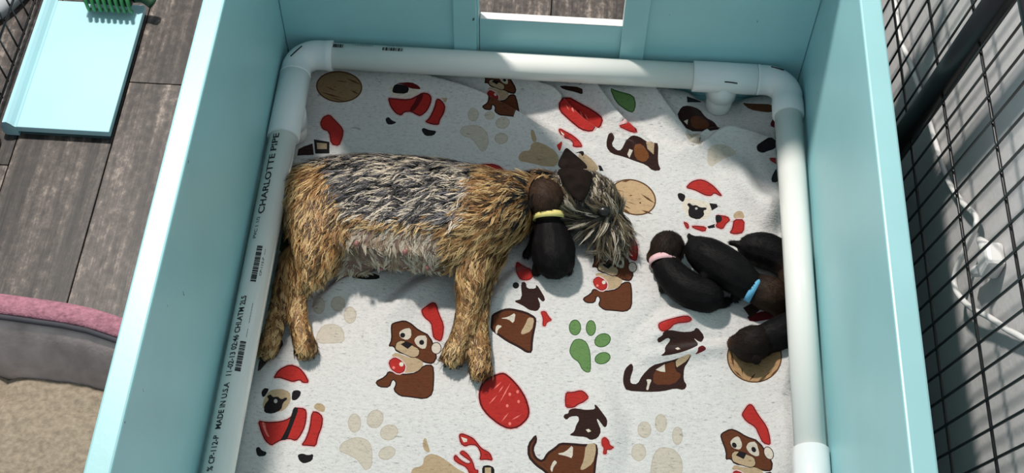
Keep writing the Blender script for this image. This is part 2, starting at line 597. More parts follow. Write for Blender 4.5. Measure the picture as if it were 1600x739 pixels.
def poly(ox, oy, s, col, pts, outline=None, ow=1.5, T=None):
    P = [(ox + x / s, oy + y / s) for x, y in pts]
    if 4 < len(P) or (len(P) == 4 and outline):
        P = chaikin(P)
    if T is not None:
        P = [tuple(T @ np.array([x, y, 1.0])) for x, y in P]
    if outline:
        A = np.array(P)
        area = 0.5 * np.sum(A[:, 0] * np.roll(A[:, 1], -1) - np.roll(A[:, 0], -1) * A[:, 1])
        Q = []
        H = []
        for i in range(len(A)):
            e1 = A[i] - A[i - 1]; e2 = A[(i + 1) % len(A)] - A[i]
            n = np.array([-(e1[1] / (np.linalg.norm(e1) + 1e-9) + e2[1] / (np.linalg.norm(e2) + 1e-9)), e1[0] / (np.linalg.norm(e1) + 1e-9) + e2[0] / (np.linalg.norm(e2) + 1e-9)])
            n /= (np.linalg.norm(n) + 1e-9)
            Q.append(tuple(A[i] + n * (ow * 1.15 + 0.3) * (1 if area > 0 else -1)))
            H.append(tuple(A[i] - n * 1.9 * (1 if area > 0 else -1)))
        if outline == 'dkred':
            PRINT.append(('halo', H))
        PRINT.append((outline, P))
        P = Q
    PRINT.append((col, P))


def ell(ox, oy, s, col, cx, cy, rx, ry, rot=0, outline=None, ow=1.5, T=None, n=14):
    a = math.radians(rot)
    pts = [(cx + rx * math.cos(t) * math.cos(a) - ry * math.sin(t) * math.sin(a), cy + rx * math.cos(t) * math.sin(a) + ry * math.sin(t) * math.cos(a)) for t in [2 * math.pi * k / n for k in range(n)]]
    poly(ox, oy, s, col, pts, outline, ow, T)


def streak(ox, oy, s, col, p, q, w_):
    d = np.array(q, float) - np.array(p, float)
    n = np.array([-d[1], d[0]]) / np.linalg.norm(d) * w_ / 2
    p = np.array(p, float); q = np.array(q, float)
    poly(ox, oy, s, col, [tuple(p), tuple((p + q) / 2 + n), tuple(q), tuple((p + q) / 2 - n)])


def affine(src, dst):
    A = np.array([[x, y, 1] for x, y in src], float)
    return np.stack([np.linalg.solve(A, np.array([d[i] for d in dst], float)) for i in (0, 1)])


# pug in a red coat, lower left
g = (390, 560, 4.129)
poly(*g, 'red', [(150, 130), (185, 70), (260, 35), (320, 55), (360, 100), (388, 158), (340, 160), (325, 140), (280, 155), (235, 140), (190, 125)], 'dkred')
poly(*g, 'tan', [(130, 205), (200, 195), (260, 215), (268, 270), (240, 320), (200, 345), (110, 345), (80, 310), (95, 255)])
poly(*g, 'black', [(75, 215), (95, 190), (125, 195), (118, 215), (95, 250), (80, 245)])
poly(*g, 'black', [(270, 270), (275, 210), (310, 203), (333, 215), (325, 245), (300, 270)])
poly(*g, 'black', [(95, 300), (125, 265), (110, 245), (135, 230), (150, 250), (180, 245), (205, 265), (235, 250), (245, 262), (215, 285), (205, 330), (150, 358), (92, 350)])
ell(*g, 'grey', 168, 275, 12, 14)
poly(*g, 'red', [(50, 398), (110, 410), (200, 405), (255, 385), (285, 350), (290, 315), (360, 320), (372, 360), (360, 440), (330, 500), (300, 535), (255, 520), (200, 530), (165, 550), (140, 565), (100, 535), (75, 480)], 'dkred')
poly(*g, 'lightred', [(78, 410), (98, 414), (110, 470), (130, 510), (110, 500), (88, 450)])
poly(*g, 'black', [(285, 312), (318, 320), (290, 400), (255, 490), (240, 525), (195, 530), (215, 500), (245, 440), (265, 380)])
poly(*g, 'red', [(400, 340), (440, 342), (475, 375), (470, 440), (445, 500), (430, 570), (380, 565), (330, 562), (360, 520), (385, 450)], 'dkred')
poly(*g, 'tan', [(410, 315), (430, 288), (465, 290), (490, 315), (480, 350), (440, 338)])
poly(*g, 'black', [(38, 580), (60, 568), (80, 595), (113, 605), (100, 630), (50, 633)])
poly(*g, 'black', [(308, 622), (340, 612), (375, 625), (413, 615), (405, 660), (350, 680), (320, 660)])
# pug, far left
g = (590, 110, 6.717)
poly(*g, 'cream', [(105, 180), (170, 160), (330, 190), (440, 190), (430, 240), (330, 290), (150, 280)])
poly(*g, 'dkred', [(180, 135), (350, 120), (430, 160), (460, 200), (340, 190), (280, 150)])
poly(*g, 'black', [(150, 215), (180, 140), (280, 150), (335, 185), (310, 245), (170, 240)])
poly(*g, 'red', [(105, 285), (150, 290), (330, 305), (420, 260), (470, 230), (540, 240), (570, 285), (560, 350), (520, 430), (450, 485), (400, 465), (350, 435), (280, 440), (250, 478), (190, 455), (130, 380)], 'dkred')
poly(*g, 'dkred', [(420, 260), (480, 230), (470, 300), (400, 410), (340, 440), (340, 400), (390, 330)])
poly(*g, 'red', [(615, 295), (660, 300), (715, 370), (700, 450), (655, 520), (645, 575), (570, 570), (490, 540), (540, 500), (590, 400)], 'dkred')
poly(*g, 'tan', [(668, 290), (735, 290), (715, 340)])
poly(*g, 'black', [(78, 510), (115, 485), (150, 525), (205, 545), (150, 570), (100, 565)])
poly(*g, 'black', [(458, 625), (480, 600), (540, 625), (622, 635), (590, 685), (500, 690)])
# pug, right of the mother's head
g = (1040, 270, 7.393)
poly(*g, 'red', [(225, 175), (290, 100), (390, 70), (470, 90), (560, 150), (660, 265), (630, 272), (560, 235), (530, 270), (460, 265), (400, 235), (330, 200)], 'dkred', 1.2)
poly(*g, 'cream', [(220, 280), (350, 310), (510, 340), (530, 470), (470, 540), (400, 545), (280, 520), (200, 430), (190, 370)])
poly(*g, 'black', [(135, 245), (170, 228), (235, 260), (205, 345), (150, 305)])
poly(*g, 'black', [(505, 350), (590, 360), (605, 395), (535, 435)])
poly(*g, 'black', [(245, 365), (275, 345), (310, 380), (350, 370), (400, 400), (470, 400), (475, 425), (435, 435), (450, 490), (380, 545), (270, 510), (260, 440), (275, 400)])
ell(*g, 'grey', 355, 412, 16, 14)
poly(*g, 'red', [(200, 560), (260, 580), (275, 640), (240, 650)], 'dkred', 1)
poly(*g, 'red', [(300, 605), (480, 620), (455, 690), (310, 640)], 'dkred', 1)
poly(*g, 'black', [(480, 620), (570, 590), (580, 630), (500, 645)])
poly(*g, 'red', [(575, 480), (720, 500), (750, 550), (700, 590), (660, 660), (570, 625), (600, 560)], 'dkred', 1)
poly(*g, 'black', [(580, 480), (650, 500), (650, 560), (590, 585), (575, 540)])
poly(*g, 'tan', [(780, 480), (830, 440), (880, 440), (910, 490), (905, 530), (790, 530)])
poly(*g, 'red', [(785, 535), (915, 535), (905, 695), (800, 715), (735, 695), (770, 640)], 'dkred', 1.2)
poly(*g, 'black', [(245, 720), (270, 695), (330, 739), (250, 745)])


def brown_dog(T=None, hat=True):
    g = (570, 460, 4.107)
    poly(*g, 'brown', [(150, 490), (190, 500), (250, 510), (330, 500), (380, 450), (440, 450), (448, 520), (440, 640), (390, 675), (280, 660), (225, 655), (180, 615), (200, 570), (180, 545), (160, 600), (90, 597), (62, 560), (130, 525)], 'dkbrown', 1.6, T)
    poly(*g, 'brown', [(148, 335), (170, 290), (165, 200), (180, 180), (255, 163), (300, 185), (345, 225), (420, 262), (470, 395), (440, 450), (380, 440), (300, 400), (200, 370), (185, 335)], 'dkbrown', 1.8, T)
    poly(*g, 'tan', [(165, 395), (200, 370), (270, 400), (330, 405), (385, 440), (345, 490), (290, 503), (250, 505), (260, 450), (230, 410)], None, 0, T)
    poly(*g, 'beige', [(220, 240), (255, 220), (295, 215), (300, 270), (270, 295), (225, 275)], None, 0, T)
    poly(*g, 'beige', [(315, 290), (345, 262), (400, 265), (395, 345), (365, 350), (330, 325)], None, 0, T)
    poly(*g, 'tan', [(190, 350), (200, 305), (240, 290), (300, 320), (355, 350), (350, 395), (310, 410), (260, 390), (220, 370)], 'dkbrown', 0.8, T)
    poly(*g, 'black', [(230, 320), (265, 300), (310, 320), (275, 350)], None, 0, T)
    ell(*g, 'black', 243, 262, 17, 17, T=T, n=8)
    ell(*g, 'black', 365, 308, 17, 17, T=T, n=8)
    if hat:
        poly(*g, 'red', [(360, 105), (370, 90), (430, 48), (460, 55), (475, 115), (510, 195), (505, 260), (490, 305), (440, 285), (430, 230), (425, 185), (375, 145)], 'dkred', 1.2, T)
        ell(*g, 'pale', 458, 345, 35, 40, T=T, outline='dkbrown', ow=0.8)
    poly(*g, 'red', [(150, 430), (190, 400), (230, 420), (262, 455), (255, 495), (215, 512), (165, 480)], 'dkred', 0.8, T)
    ell(*g, 'cream', 235, 448, 15, 15, T=T, n=8)
    ell(*g, 'lightred', 185, 470, 10, 10, T=T, n=8)


brown_dog()
SRC = [(677, 472), (665, 624.4), (585, 596)]
brown_dog(affine(SRC, [(981, 355), (978, 488), (909, 466)]))
brown_dog(affine([(677, 472), (610, 509), (681.5, 544)], [(1171, 631), (1125, 683), (1201, 708)]))
brown_dog(affine([(635.7, 539), (665, 624.4), (585, 596)], [(774.5, 128), (806, 183), (752, 166)]), False)
# sitting dachshunds
g = (810, 600, 5.319)
poly(*g, 'red', [(395, 65), (450, 65), (520, 48), (560, 70), (590, 115), (540, 155), (500, 170), (460, 200), (390, 200), (385, 120)], 'dkred', 1.2)
poly(*g, 'brown', [(145, 412), (160, 470), (125, 540), (150, 610), (200, 635), (235, 570), (300, 525), (345, 485), (450, 490), (560, 500), (650, 490), (665, 560), (650, 640), (635, 800), (280, 800), (215, 730), (140, 680), (75, 605), (75, 500)], 'dkbrown', 3.2)
poly(*g, 'dkbrown', [(372, 275), (385, 250), (415, 245), (420, 215), (460, 200), (500, 205), (560, 215), (640, 210), (630, 170), (650, 175), (700, 240), (740, 295), (735, 350), (715, 362), (690, 330), (660, 290), (650, 295), (690, 390), (660, 450), (600, 468), (560, 440), (480, 435), (420, 425), (465, 395), (480, 340), (505, 300), (495, 265), (430, 270), (400, 300)])
poly(*g, 'tan', [(560, 500), (640, 490), (645, 560), (620, 660), (540, 715), (510, 710), (545, 630)])
poly(*g, 'pale', [(315, 580), (390, 565), (455, 500), (450, 620), (405, 600)])
poly(*g, 'pale', [(262, 700), (295, 630), (325, 650), (290, 690), (280, 739)])
poly(*g, 'cream', [(560, 380), (585, 372), (605, 392), (580, 402)])
poly(*g, 'red', [(690, 455), (720, 435), (755, 470), (760, 505), (800, 525), (765, 550), (735, 545), (735, 585), (700, 585), (710, 530), (690, 510)], 'dkred', 0.7)
g = (960, 480, 5.281)
poly(*g, 'red', [(358, 150), (370, 125), (450, 95), (600, 62), (645, 95), (620, 125), (500, 135), (455, 185), (400, 205), (370, 185)], 'dkred', 1)
poly(*g, 'dkbrown', [(140, 458), (160, 500), (130, 590), (135, 630), (190, 635), (230, 560), (310, 480), (400, 455), (500, 430), (640, 380), (610, 450), (575, 500), (570, 600), (600, 645), (575, 685), (500, 670), (400, 695), (280, 700), (100, 690), (75, 640), (70, 590), (85, 510)])
poly(*g, 'brown', [(320, 540), (400, 480), (500, 440), (500, 520), (560, 560), (490, 640), (320, 640)])
poly(*g, 'tan', [(505, 430), (640, 375), (600, 440), (540, 480), (510, 500)])
poly(*g, 'pale', [(340, 515), (415, 470), (420, 535), (380, 530)])
poly(*g, 'pale', [(260, 595), (310, 595), (290, 640), (280, 685), (260, 680), (275, 625)])
poly(*g, 'dkbrown', [(350, 260), (400, 230), (400, 205), (455, 185), (560, 205), (650, 200), (680, 160), (745, 240), (720, 290), (690, 280), (650, 250), (700, 310), (640, 340), (560, 370), (480, 390), (375, 405), (420, 370), (415, 330), (465, 270), (440, 250), (365, 300)])
poly(*g, 'cream', [(500, 340), (525, 330), (545, 345), (520, 352)])
poly(*g, 'dkred', [(690, 330), (730, 312), (760, 340), (740, 362), (660, 395), (690, 360)])
g = (740, 400, 4.62)
poly(*g, 'red', [(310, 35), (360, 70), (420, 95), (435, 145), (400, 178), (340, 175), (315, 140), (300, 90)], 'dkred', 1)
ell(*g, 'black', 305, 212, 24, 24, n=10)
poly(*g, 'brown', [(130, 420), (215, 380), (270, 375), (380, 400), (450, 440), (455, 480), (430, 600), (425, 700), (380, 700), (330, 665), (240, 620), (170, 570), (120, 530), (125, 460)], 'dkbrown', 3)
poly(*g, 'dkbrown', [(285, 325), (350, 310), (340, 190), (375, 185), (385, 235), (450, 235), (450, 205), (470, 225), (520, 310), (500, 335), (460, 290), (485, 360), (460, 400), (400, 390), (360, 360)])
poly(*g, 'tan', [(395, 440), (440, 450), (420, 540), (350, 570), (340, 550), (375, 490)])
poly(*g, 'pale', [(190, 450), (250, 440), (305, 405), (290, 490), (250, 455)])
poly(*g, 'pale', [(155, 550), (165, 495), (210, 505), (175, 530), (170, 565)])
poly(*g, 'red', [(480, 400), (520, 395), (540, 430), (570, 465), (530, 480), (520, 510), (495, 505), (500, 450)], 'dkred', 0.7)
g = (860, 120, 4.617)
poly(*g, 'dkbrown', [(445, 400), (465, 440), (440, 490), (480, 530), (510, 530), (545, 460), (590, 420), (640, 430), (700, 470), (720, 480), (750, 475), (780, 480), (775, 620), (800, 675), (740, 680), (690, 635), (600, 605), (540, 580), (440, 555), (405, 510), (405, 460), (420, 410)])
poly(*g, 'midbrown', [(600, 490), (660, 480), (720, 570), (680, 620), (610, 590)])
poly(*g, 'tan', [(690, 470), (750, 475), (745, 560), (700, 520)])
poly(*g, 'pale', [(555, 560), (570, 520), (595, 530), (570, 585)])
poly(*g, 'red', [(480, 355), (560, 330), (635, 400), (590, 405)], 'dkred', 1)
poly(*g, 'green', [(425, 75), (480, 100), (600, 130), (620, 200), (600, 260), (555, 250), (470, 185)], 'dkgreen', 1.2)
poly(*g, 'red', [(60, 175), (130, 140), (200, 180), (320, 245), (385, 300), (360, 370), (290, 400), (220, 385), (140, 320), (60, 245)], 'dkred', 1.8)
for k in range(5):
    streak(*g, 'lightred', (110 + 34 * k, 200 + 16 * k), (135 + 34 * k, 240 + 18 * k), 8)
poly(*g, 'dkbrown', [(60, 60), (230, 75), (235, 130), (180, 110), (90, 90)])
g = (1040, 140, 5.28)
poly(*g, 'dkbrown', [(90, 220), (130, 140), (190, 130), (280, 160), (330, 230), (400, 265), (430, 310), (460, 325), (340, 345), (190, 345)])
poly(*g, 'brown', [(200, 230), (270, 210), (370, 280), (340, 330), (220, 320)])
poly(*g, 'pale', [(150, 260), (185, 245), (180, 290)])
poly(*g, 'black', [(175, 55), (295, 65), (290, 105), (180, 105)])
poly(*g, 'dkwood', [(630, 105), (680, 115), (890, 120), (895, 180), (840, 190), (690, 165)])
poly(*g, 'black', [(750, 460), (800, 425), (860, 388), (930, 430), (960, 480), (860, 500), (800, 525), (755, 505)])
poly(*g, 'red', [(850, 560), (960, 570), (960, 620), (880, 600)], 'dkred', 1)
poly(*g, 'black', [(870, 730), (910, 650), (960, 650), (980, 760), (880, 770)])
poly(*g, 'dkred', [(860, 285), (890, 235), (925, 230), (945, 325), (880, 310)])
poly(*g, 'beige', [(350, 480), (420, 445), (520, 460), (600, 530), (500, 560), (430, 600), (380, 645), (340, 600)])
poly(*g, 'beige', [(160, 360), (290, 370), (290, 460), (200, 430)])
# tan dogs with ribbons
g = (640, 660, 9.356)
poly(*g, 'tan', [(205, 235), (240, 225), (260, 300), (305, 430), (260, 440), (210, 400), (190, 330)])
poly(*g, 'tan', [(195, 620), (210, 510), (300, 455), (420, 480), (560, 570), (700, 680), (820, 739), (850, 800), (20, 800), (20, 720), (60, 660), (130, 650)])
poly(*g, 'red', [(715, 180), (760, 155), (840, 180), (940, 230), (1010, 320), (1060, 380), (1180, 440), (1225, 565), (1120, 545), (1015, 555), (1040, 460), (980, 340), (880, 330), (810, 360), (740, 310)], 'dkred', 1.2)
poly(*g, 'cream', [(750, 210), (840, 240), (840, 280), (790, 290)])
poly(*g, 'red', [(640, 510), (670, 460), (740, 540), (840, 600), (900, 580), (800, 510), (720, 450), (770, 400), (850, 450), (930, 570), (960, 690), (1010, 690), (1000, 790), (890, 790), (830, 660), (720, 610), (650, 560)], 'dkred', 1)
poly(*g, 'black', [(1060, 640), (1150, 620), (1240, 660), (1240, 790), (1060, 790)])
poly(*g, 'tan', [(1100, 660), (1190, 660), (1190, 790), (1100, 790)])
g = (800, 180, 6.719)
poly(*g, 'tan', [(200, 150), (230, 155), (265, 270), (220, 290), (195, 200)])
poly(*g, 'tan', [(65, 430), (110, 375), (190, 370), (200, 300), (260, 275), (350, 310), (450, 370), (500, 450), (460, 540), (350, 540), (180, 500), (75, 480)])
poly(*g, 'tan', [(690, 390), (760, 400), (850, 470), (920, 560), (850, 610), (720, 560)])
poly(*g, 'black', [(905, 525), (935, 530), (962, 585), (920, 585)])
poly(*g, 'black', [(650, 400), (740, 370), (760, 400), (740, 435), (715, 395)])
poly(*g, 'red', [(485, 150), (505, 135), (560, 165), (650, 215), (720, 280), (745, 335), (680, 340), (635, 330), (640, 290), (600, 255), (540, 240), (500, 190)], 'dkred', 1)
poly(*g, 'cream', [(510, 165), (550, 200), (545, 220), (520, 195)])
poly(*g, 'red', [(465, 310), (490, 300), (520, 270), (530, 300), (500, 390)])


def paw(g, toes, pad, col, outline):
    for t in toes:
        ell(*g, col, *t, outline=outline, ow=0.9)
    poly(*g, col, pad, outline, 0.9)


C['bline'] = srgb(184, 174, 160)
paw((870, 480, 6.155), [(175, 195, 60, 78), (328, 200, 50, 78), (440, 318, 84, 66, -25), (440, 490, 80, 58, -18)], [(130, 370), (165, 310), (230, 300), (290, 335), (325, 430), (330, 620), (290, 632), (240, 600), (210, 530), (150, 490), (118, 430)], 'green', 'dkgreen')
paw((500, 620, 6.207), [(335, 255, 65, 95), (535, 215, 80, 95, 25), (670, 345, 92, 78, -20), (650, 545, 88, 64, -22)], [(185, 490), (230, 430), (320, 395), (400, 390), (480, 430), (510, 520), (505, 680), (440, 720), (390, 650), (350, 600), (240, 550), (190, 530)], 'beige', 'bline')
paw((690, 150, 7.392), [(365, 215, 65, 80), (555, 225, 62, 50), (705, 310, 84, 68, -15), (690, 490, 80, 65)], [(210, 400), (240, 350), (380, 330), (480, 365), (540, 450), (545, 560), (500, 640), (450, 640), (410, 570), (340, 490), (250, 465), (215, 430)], 'beige', 'bline')
paw((970, 630, 6.78), [(250, 280, 75, 90), (425, 210, 65, 100), (600, 345, 58, 100), (190, 520, 80, 95)], [(320, 640), (360, 510), (430, 460), (560, 480), (640, 570), (660, 680), (640, 800), (310, 800)], 'beige', 'bline')
paw((390, 380, 3.696), [(400, 360, 36, 50), (510, 350, 42, 45), (580, 415, 38, 50)], [(380, 540), (420, 470), (500, 465), (545, 500), (550, 575), (460, 580), (390, 578)], 'beige', 'bline')
# ornaments
g = (730, 560, 6.158)
poly(*g, 'red', [(305, 140), (360, 135), (430, 190), (510, 280), (570, 380), (605, 500), (590, 580), (500, 665), (400, 685), (300, 640), (190, 550), (125, 460), (105, 360), (125, 260), (180, 190)], 'dkred', 2.2)
for p_, q_ in [((250, 300), (330, 225)), ((210, 440), (290, 350)), ((310, 430), (420, 230)), ((330, 610), (400, 520)), ((430, 590), (520, 540)), ((300, 330), (350, 260))]:
    streak(*g, 'lightred', p_, q_, 13)
for x_, y_ in [(410, 345), (385, 455), (495, 415), (485, 320), (410, 628)]:
    ell(*g, 'lightred', x_, y_, 14, 17, n=7)


def wood_slice(g, cx, cy, rx, ry, rot, col, lines):
    ell(*g, col, cx, cy, rx, ry, rot, 'dkwood', 1.6, n=22)
    for p_, q_, w_ in lines:
        streak(*g, 'dkwood', p_, q_, w_)


C['wood3'] = srgb(138, 116, 84)
wood_slice((460, 100, 4.929), 345, 175, 180, 122, 4, 'wood3', [((200, 215), (370, 265), 14), ((230, 170), (330, 210), 9), ((400, 110), (515, 160), 16), ((430, 200), (500, 235), 14), ((320, 130), (400, 135), 9), ((250, 250), (400, 290), 8)])
wood_slice((940, 260, 8.21), 405, 395, 305, 225, 20, 'wood2', [((260, 200), (370, 175), 22), ((500, 350), (690, 480), 26), ((510, 560), (660, 615), 30), ((250, 530), (380, 610), 26), ((270, 490), (380, 550), 14), ((140, 210), (250, 170), 10), ((560, 230), (660, 330), 14), ((190, 390), (240, 400), 20), ((480, 460), (510, 475), 26), ((350, 375), (400, 370), 16), ((170, 290), (300, 330), 8), ((300, 440), (460, 500), 8)])
wood_slice((1120, 460, 4.923), 290, 478, 214, 203, 0, 'wood', [((250, 665), (300, 605), 16), ((130, 580), (195, 640), 14), ((400, 650), (480, 560), 14), ((360, 640), (430, 580), 10), ((110, 430), (130, 560), 20), ((190, 560), (200, 620), 10)])
# hat behind the mother's rump and scraps at the left
g = (460, 100, 4.929)
poly(*g, 'red', [(195, 455), (220, 405), (270, 385), (310, 425), (380, 500), (375, 560), (345, 635), (280, 620), (265, 520), (215, 505)], 'dkred', 1.2)
poly(*g, 'black', [(150, 580), (270, 600), (270, 690), (160, 690)])
poly(*g, 'tan', [(172, 605), (250, 612), (250, 655), (175, 655)])
poly(*g, 'dkbrown', [(10, 655), (140, 612), (150, 700), (20, 705)])
poly(*g, 'grey', [(425, 500), (460, 482), (505, 490), (515, 515), (460, 495)])
g = (1, 1, 1)
poly(*g, 'red', [(738, 265), (748, 255), (775, 255), (792, 268), (780, 275)], 'dkred', 1)
poly(*g, 'dkgreen', [(424, 372), (440, 352), (458, 366), (456, 400), (436, 394)])
poly(*g, 'grey', [(422, 400), (440, 392), (458, 408), (452, 428), (425, 436)])
poly(*g, 'red', [(416, 438), (440, 434), (438, 462), (414, 462)], 'dkred', 1)
poly(*g, 'black', [(404, 510), (412, 468), (432, 462), (440, 480), (424, 520), (408, 560), (396, 560)])
poly(*g, 'dkbrown', [(398, 568), (414, 545), (440, 528), (442, 540), (420, 560), (402, 582)])
poly(*g, 'black', [(545, 432), (562, 423), (592, 428), (592, 435), (570, 436)])
poly(*g, 'dkred', [(1165, 492), (1195, 484), (1212, 488), (1208, 497), (1172, 503)])
poly(*g, 'dkbrown', [(1160, 480), (1178, 470), (1190, 480), (1172, 496)])

BX0, BX1, BY0, BY1 = -0.430, 0.432, -1.150, -0.022


def far_edge(x):
    return -0.0125 - 0.004 * np.sin(5 * x + 1)


def make_blanket():
    pts = []
    border = []
    ys = np.arange(BY0, BY1, 0.0062)
    xs = np.arange(BX0, BX1, 0.0062)
    for x in xs:
        border.append((x, BY0 + 0.006 * math.sin(x * 12)))
    for y in np.linspace(BY0, -0.06, 150)[1:-1]:
        border.append((BX1 - 0.006 + 0.005 * math.sin(y * 16), y))
    for x in xs[::-1]:
        border.append((x, float(far_edge(x))))
    for y in np.linspace(-0.06, BY0, 150)[1:-1]:
        border.append((BX0 + 0.006 + 0.005 * math.sin(y * 13 + 1), y))
    nb = len(border)
    pts += border
    for j, y in enumerate(ys):
        if y < -0.82 and j % 3:
            continue
        for i, x in enumerate(xs):
            if y < -0.82 and i % 3:
                continue
            X = x + random.uniform(-.0012, .0012) + (0.003 if j % 2 else 0)
            Y = y + random.uniform(-.0012, .0012)
            if BX0 + 0.014 < X < BX1 - 0.014 and BY0 + 0.010 < Y < float(far_edge(X)) - 0.005:
                pts.append((X, Y))
    for Pf, hf, wn_, wf_ in FOLDW:
        for i in range(len(Pf) - 1):
            a, b = Pf[i], Pf[i + 1]
            L_ = np.linalg.norm(b - a)
            nr = np.array([-(b - a)[1], (b - a)[0]]) / L_
            for t in np.arange(0, 1, 0.004 / L_):
                for o_ in (-0.002, 0.0, 0.4 * wf_, 0.9 * wf_, 1.5 * wf_, 2.0 * wf_):
                    q = a + (b - a) * t + nr * o_
                    if BX0 + 0.014 < q[0] < BX1 - 0.014 and BY0 + 0.010 < q[1] < float(far_edge(q[0])) - 0.004:
                        pts.append((float(q[0]), float(q[1])))
    edges_ = [(i, (i + 1) % nb) for i in range(nb)]
    shapes = []
    for col, P in PRINT:
        # densify and drop onto the blanket surface
        Q = []
        n = len(P)
        for i in range(n):
            a, b = np.array(P[i]), np.array(P[(i + 1) % n])
            k = max(1, int(np.linalg.norm(b - a) / 10))
            for t in range(k):
                Q.append(a + (b - a) * t / k)
        zz = np.full(len(Q), 0.0125)
        D3 = (np.stack([(np.array(Q)[:, 0] - 800) / FPX, -(np.array(Q)[:, 1] - 369.5) / FPX, -np.ones(len(Q))], 1)) @ ROT.T
        for _ in range(8):
            W3 = CAM + D3 * ((zz - CAM[2]) / D3[:, 2])[:, None]
            zz = 0.35 * zz + 0.65 * bl_height(W3[:, 0], W3[:, 1])
        idx = []
        for v in W3:
            idx.append(len(pts))
            pts.append((float(np.clip(v[0], BX0 + 0.014, BX1 - 0.014)), float(np.clip(v[1], BY0 + .01, far_edge(v[0]) - 0.004))))
        edges_ += [(idx[i], idx[(i + 1) % len(idx)]) for i in range(len(idx))]
        shapes.append((col, np.array([pts[i] for i in idx])))
    V, E_, F, ov, oe, of = delaunay_2d_cdt([Vector(p) for p in pts], edges_, [], 0, 1e-6)
    V = np.array([(v.x, v.y) for v in V])
    cen = np.array([np.mean(V[list(f)], axis=0) for f in F])
    ins = np.zeros(len(F), bool)
    A = np.array(border)
    for a, b in zip(A, np.roll(A, -1, axis=0)):
        if a[1] != b[1]:
            ins ^= ((a[1] > cen[:, 1]) != (b[1] > cen[:, 1])) & (cen[:, 0] < (b[0] - a[0]) * (cen[:, 1] - a[1]) / (b[1] - a[1]) + a[0])
    F = [f for f, k in zip(F, ins) if k]
    Z = bl_height(V[:, 0], V[:, 1])
    me = bpy.data.meshes.new('fleece_blanket')
    me.from_pydata([(x, y, z) for (x, y), z in zip(V, Z)], [], F)
    ca = me.color_attributes.new('Col', 'FLOAT_COLOR', 'CORNER')
    data = np.ones((len(me.loops), 4), np.float32)
    cen = np.array([np.mean(V[list(f)], axis=0) for f in F])
    fc = np.tile(np.array(C['white']), (len(F), 1))
    for col, A in shapes:
        lo, hi = A.min(0), A.max(0)
        ii = np.nonzero((cen[:, 0] > lo[0]) & (cen[:, 0] < hi[0]) & (cen[:, 1] > lo[1]) & (cen[:, 1] < hi[1]))[0]
        q = cen[ii]
        ins = np.zeros(len(ii), bool)
        for a, b in zip(A, np.roll(A, -1, axis=0)):
            if a[1] == b[1]:
                continue
            k = ((a[1] > q[:, 1]) != (b[1] > q[:, 1])) & (q[:, 0] < (b[0] - a[0]) * (q[:, 1] - a[1]) / (b[1] - a[1]) + a[0])
            ins ^= k
        fc[ii[ins]] = C[col]
    for p in me.polygons:
        data[p.loop_start:p.loop_start + p.loop_total, :3] = fc[p.index]
    ca.data.foreach_set('color', data.ravel())
    o = link('fleece_blanket', me, 'blanket', None, True)
    sm = o.modifiers.new('thick', 'SOLIDIFY')
    sm.thickness = 0.004
    sm.offset = -1
    tag(o, 'white fleece blanket printed with Christmas dogs, paws and ornaments covering the box floor', 'blanket')
    return o


make_blanket()


# ------------------------------------------------------------------ animal bodies
ICO = bmesh.new()
bmesh.ops.create_icosphere(ICO, subdivisions=2, radius=1)
ICO.verts.ensure_lookup_table()
ICOV = np.array([v.co[:] for v in ICO.verts])
ICOF = np.array([[v.index for v in f.verts] for f in ICO.faces])
ICO.free()


def fuse(blobs, voxel, smooth_it=6):
    """blobs: (centre, (rx,ry,rz)); one closed continuous surface"""
    V, F = [], []
    for i, (c, r) in enumerate(blobs):
        V.append(ICOV * np.array(r) + np.array(c))
        F.append(ICOF + i * len(ICOV))
    me = bpy.data.meshes.new('b')
    me.from_pydata(np.concatenate(V).tolist(), [], np.concatenate(F).tolist())
    ob = bpy.data.objects.new('b', me)
    COL.objects.link(ob)
    rm = ob.modifiers.new('r', 'REMESH')
    rm.mode = 'VOXEL'
    rm.voxel_size = voxel
    s = ob.modifiers.new('s', 'SMOOTH')
    s.iterations = smooth_it
    s.factor = 0.5
    out = bpy.data.meshes.new_from_object(ob.evaluated_get(bpy.context.evaluated_depsgraph_get()))
    bpy.data.objects.remove(ob)
    return out


def chain(pts, step=0.006):
    """pts: (px, py, z, r) or (px,py,z,rx,ry,rz); dense ellipsoids along a smooth path"""
    P = []
    for p in pts:
        c = at(p[0], p[1], p[2])
        r = p[3:] if len(p) > 4 else (p[3],) * 3
        P.append((*c, *r))
    out = []
    S = spline(P, 8)
    last = None
    for s in S:
        if last is None or np.linalg.norm(s[:3] - last) > step * 0.8:
            out.append((s[:3], s[3:]))
            last = s[:3]
    out.append((S[-1][:3], S[-1][3:]))
    return out


def color_mesh(me, fn):
    n = len(me.vertices)
    co = np.empty(n * 3)
    me.vertices.foreach_get('co', co)
    co = co.reshape(-1, 3)
    c = np.ones((n, 4), np.float32)
    c[:, :3] = fn(co)
    ca = me.color_attributes.new('Col', 'FLOAT_COLOR', 'POINT')
    ca.data.foreach_set('color', c.ravel())


GND = 0.013


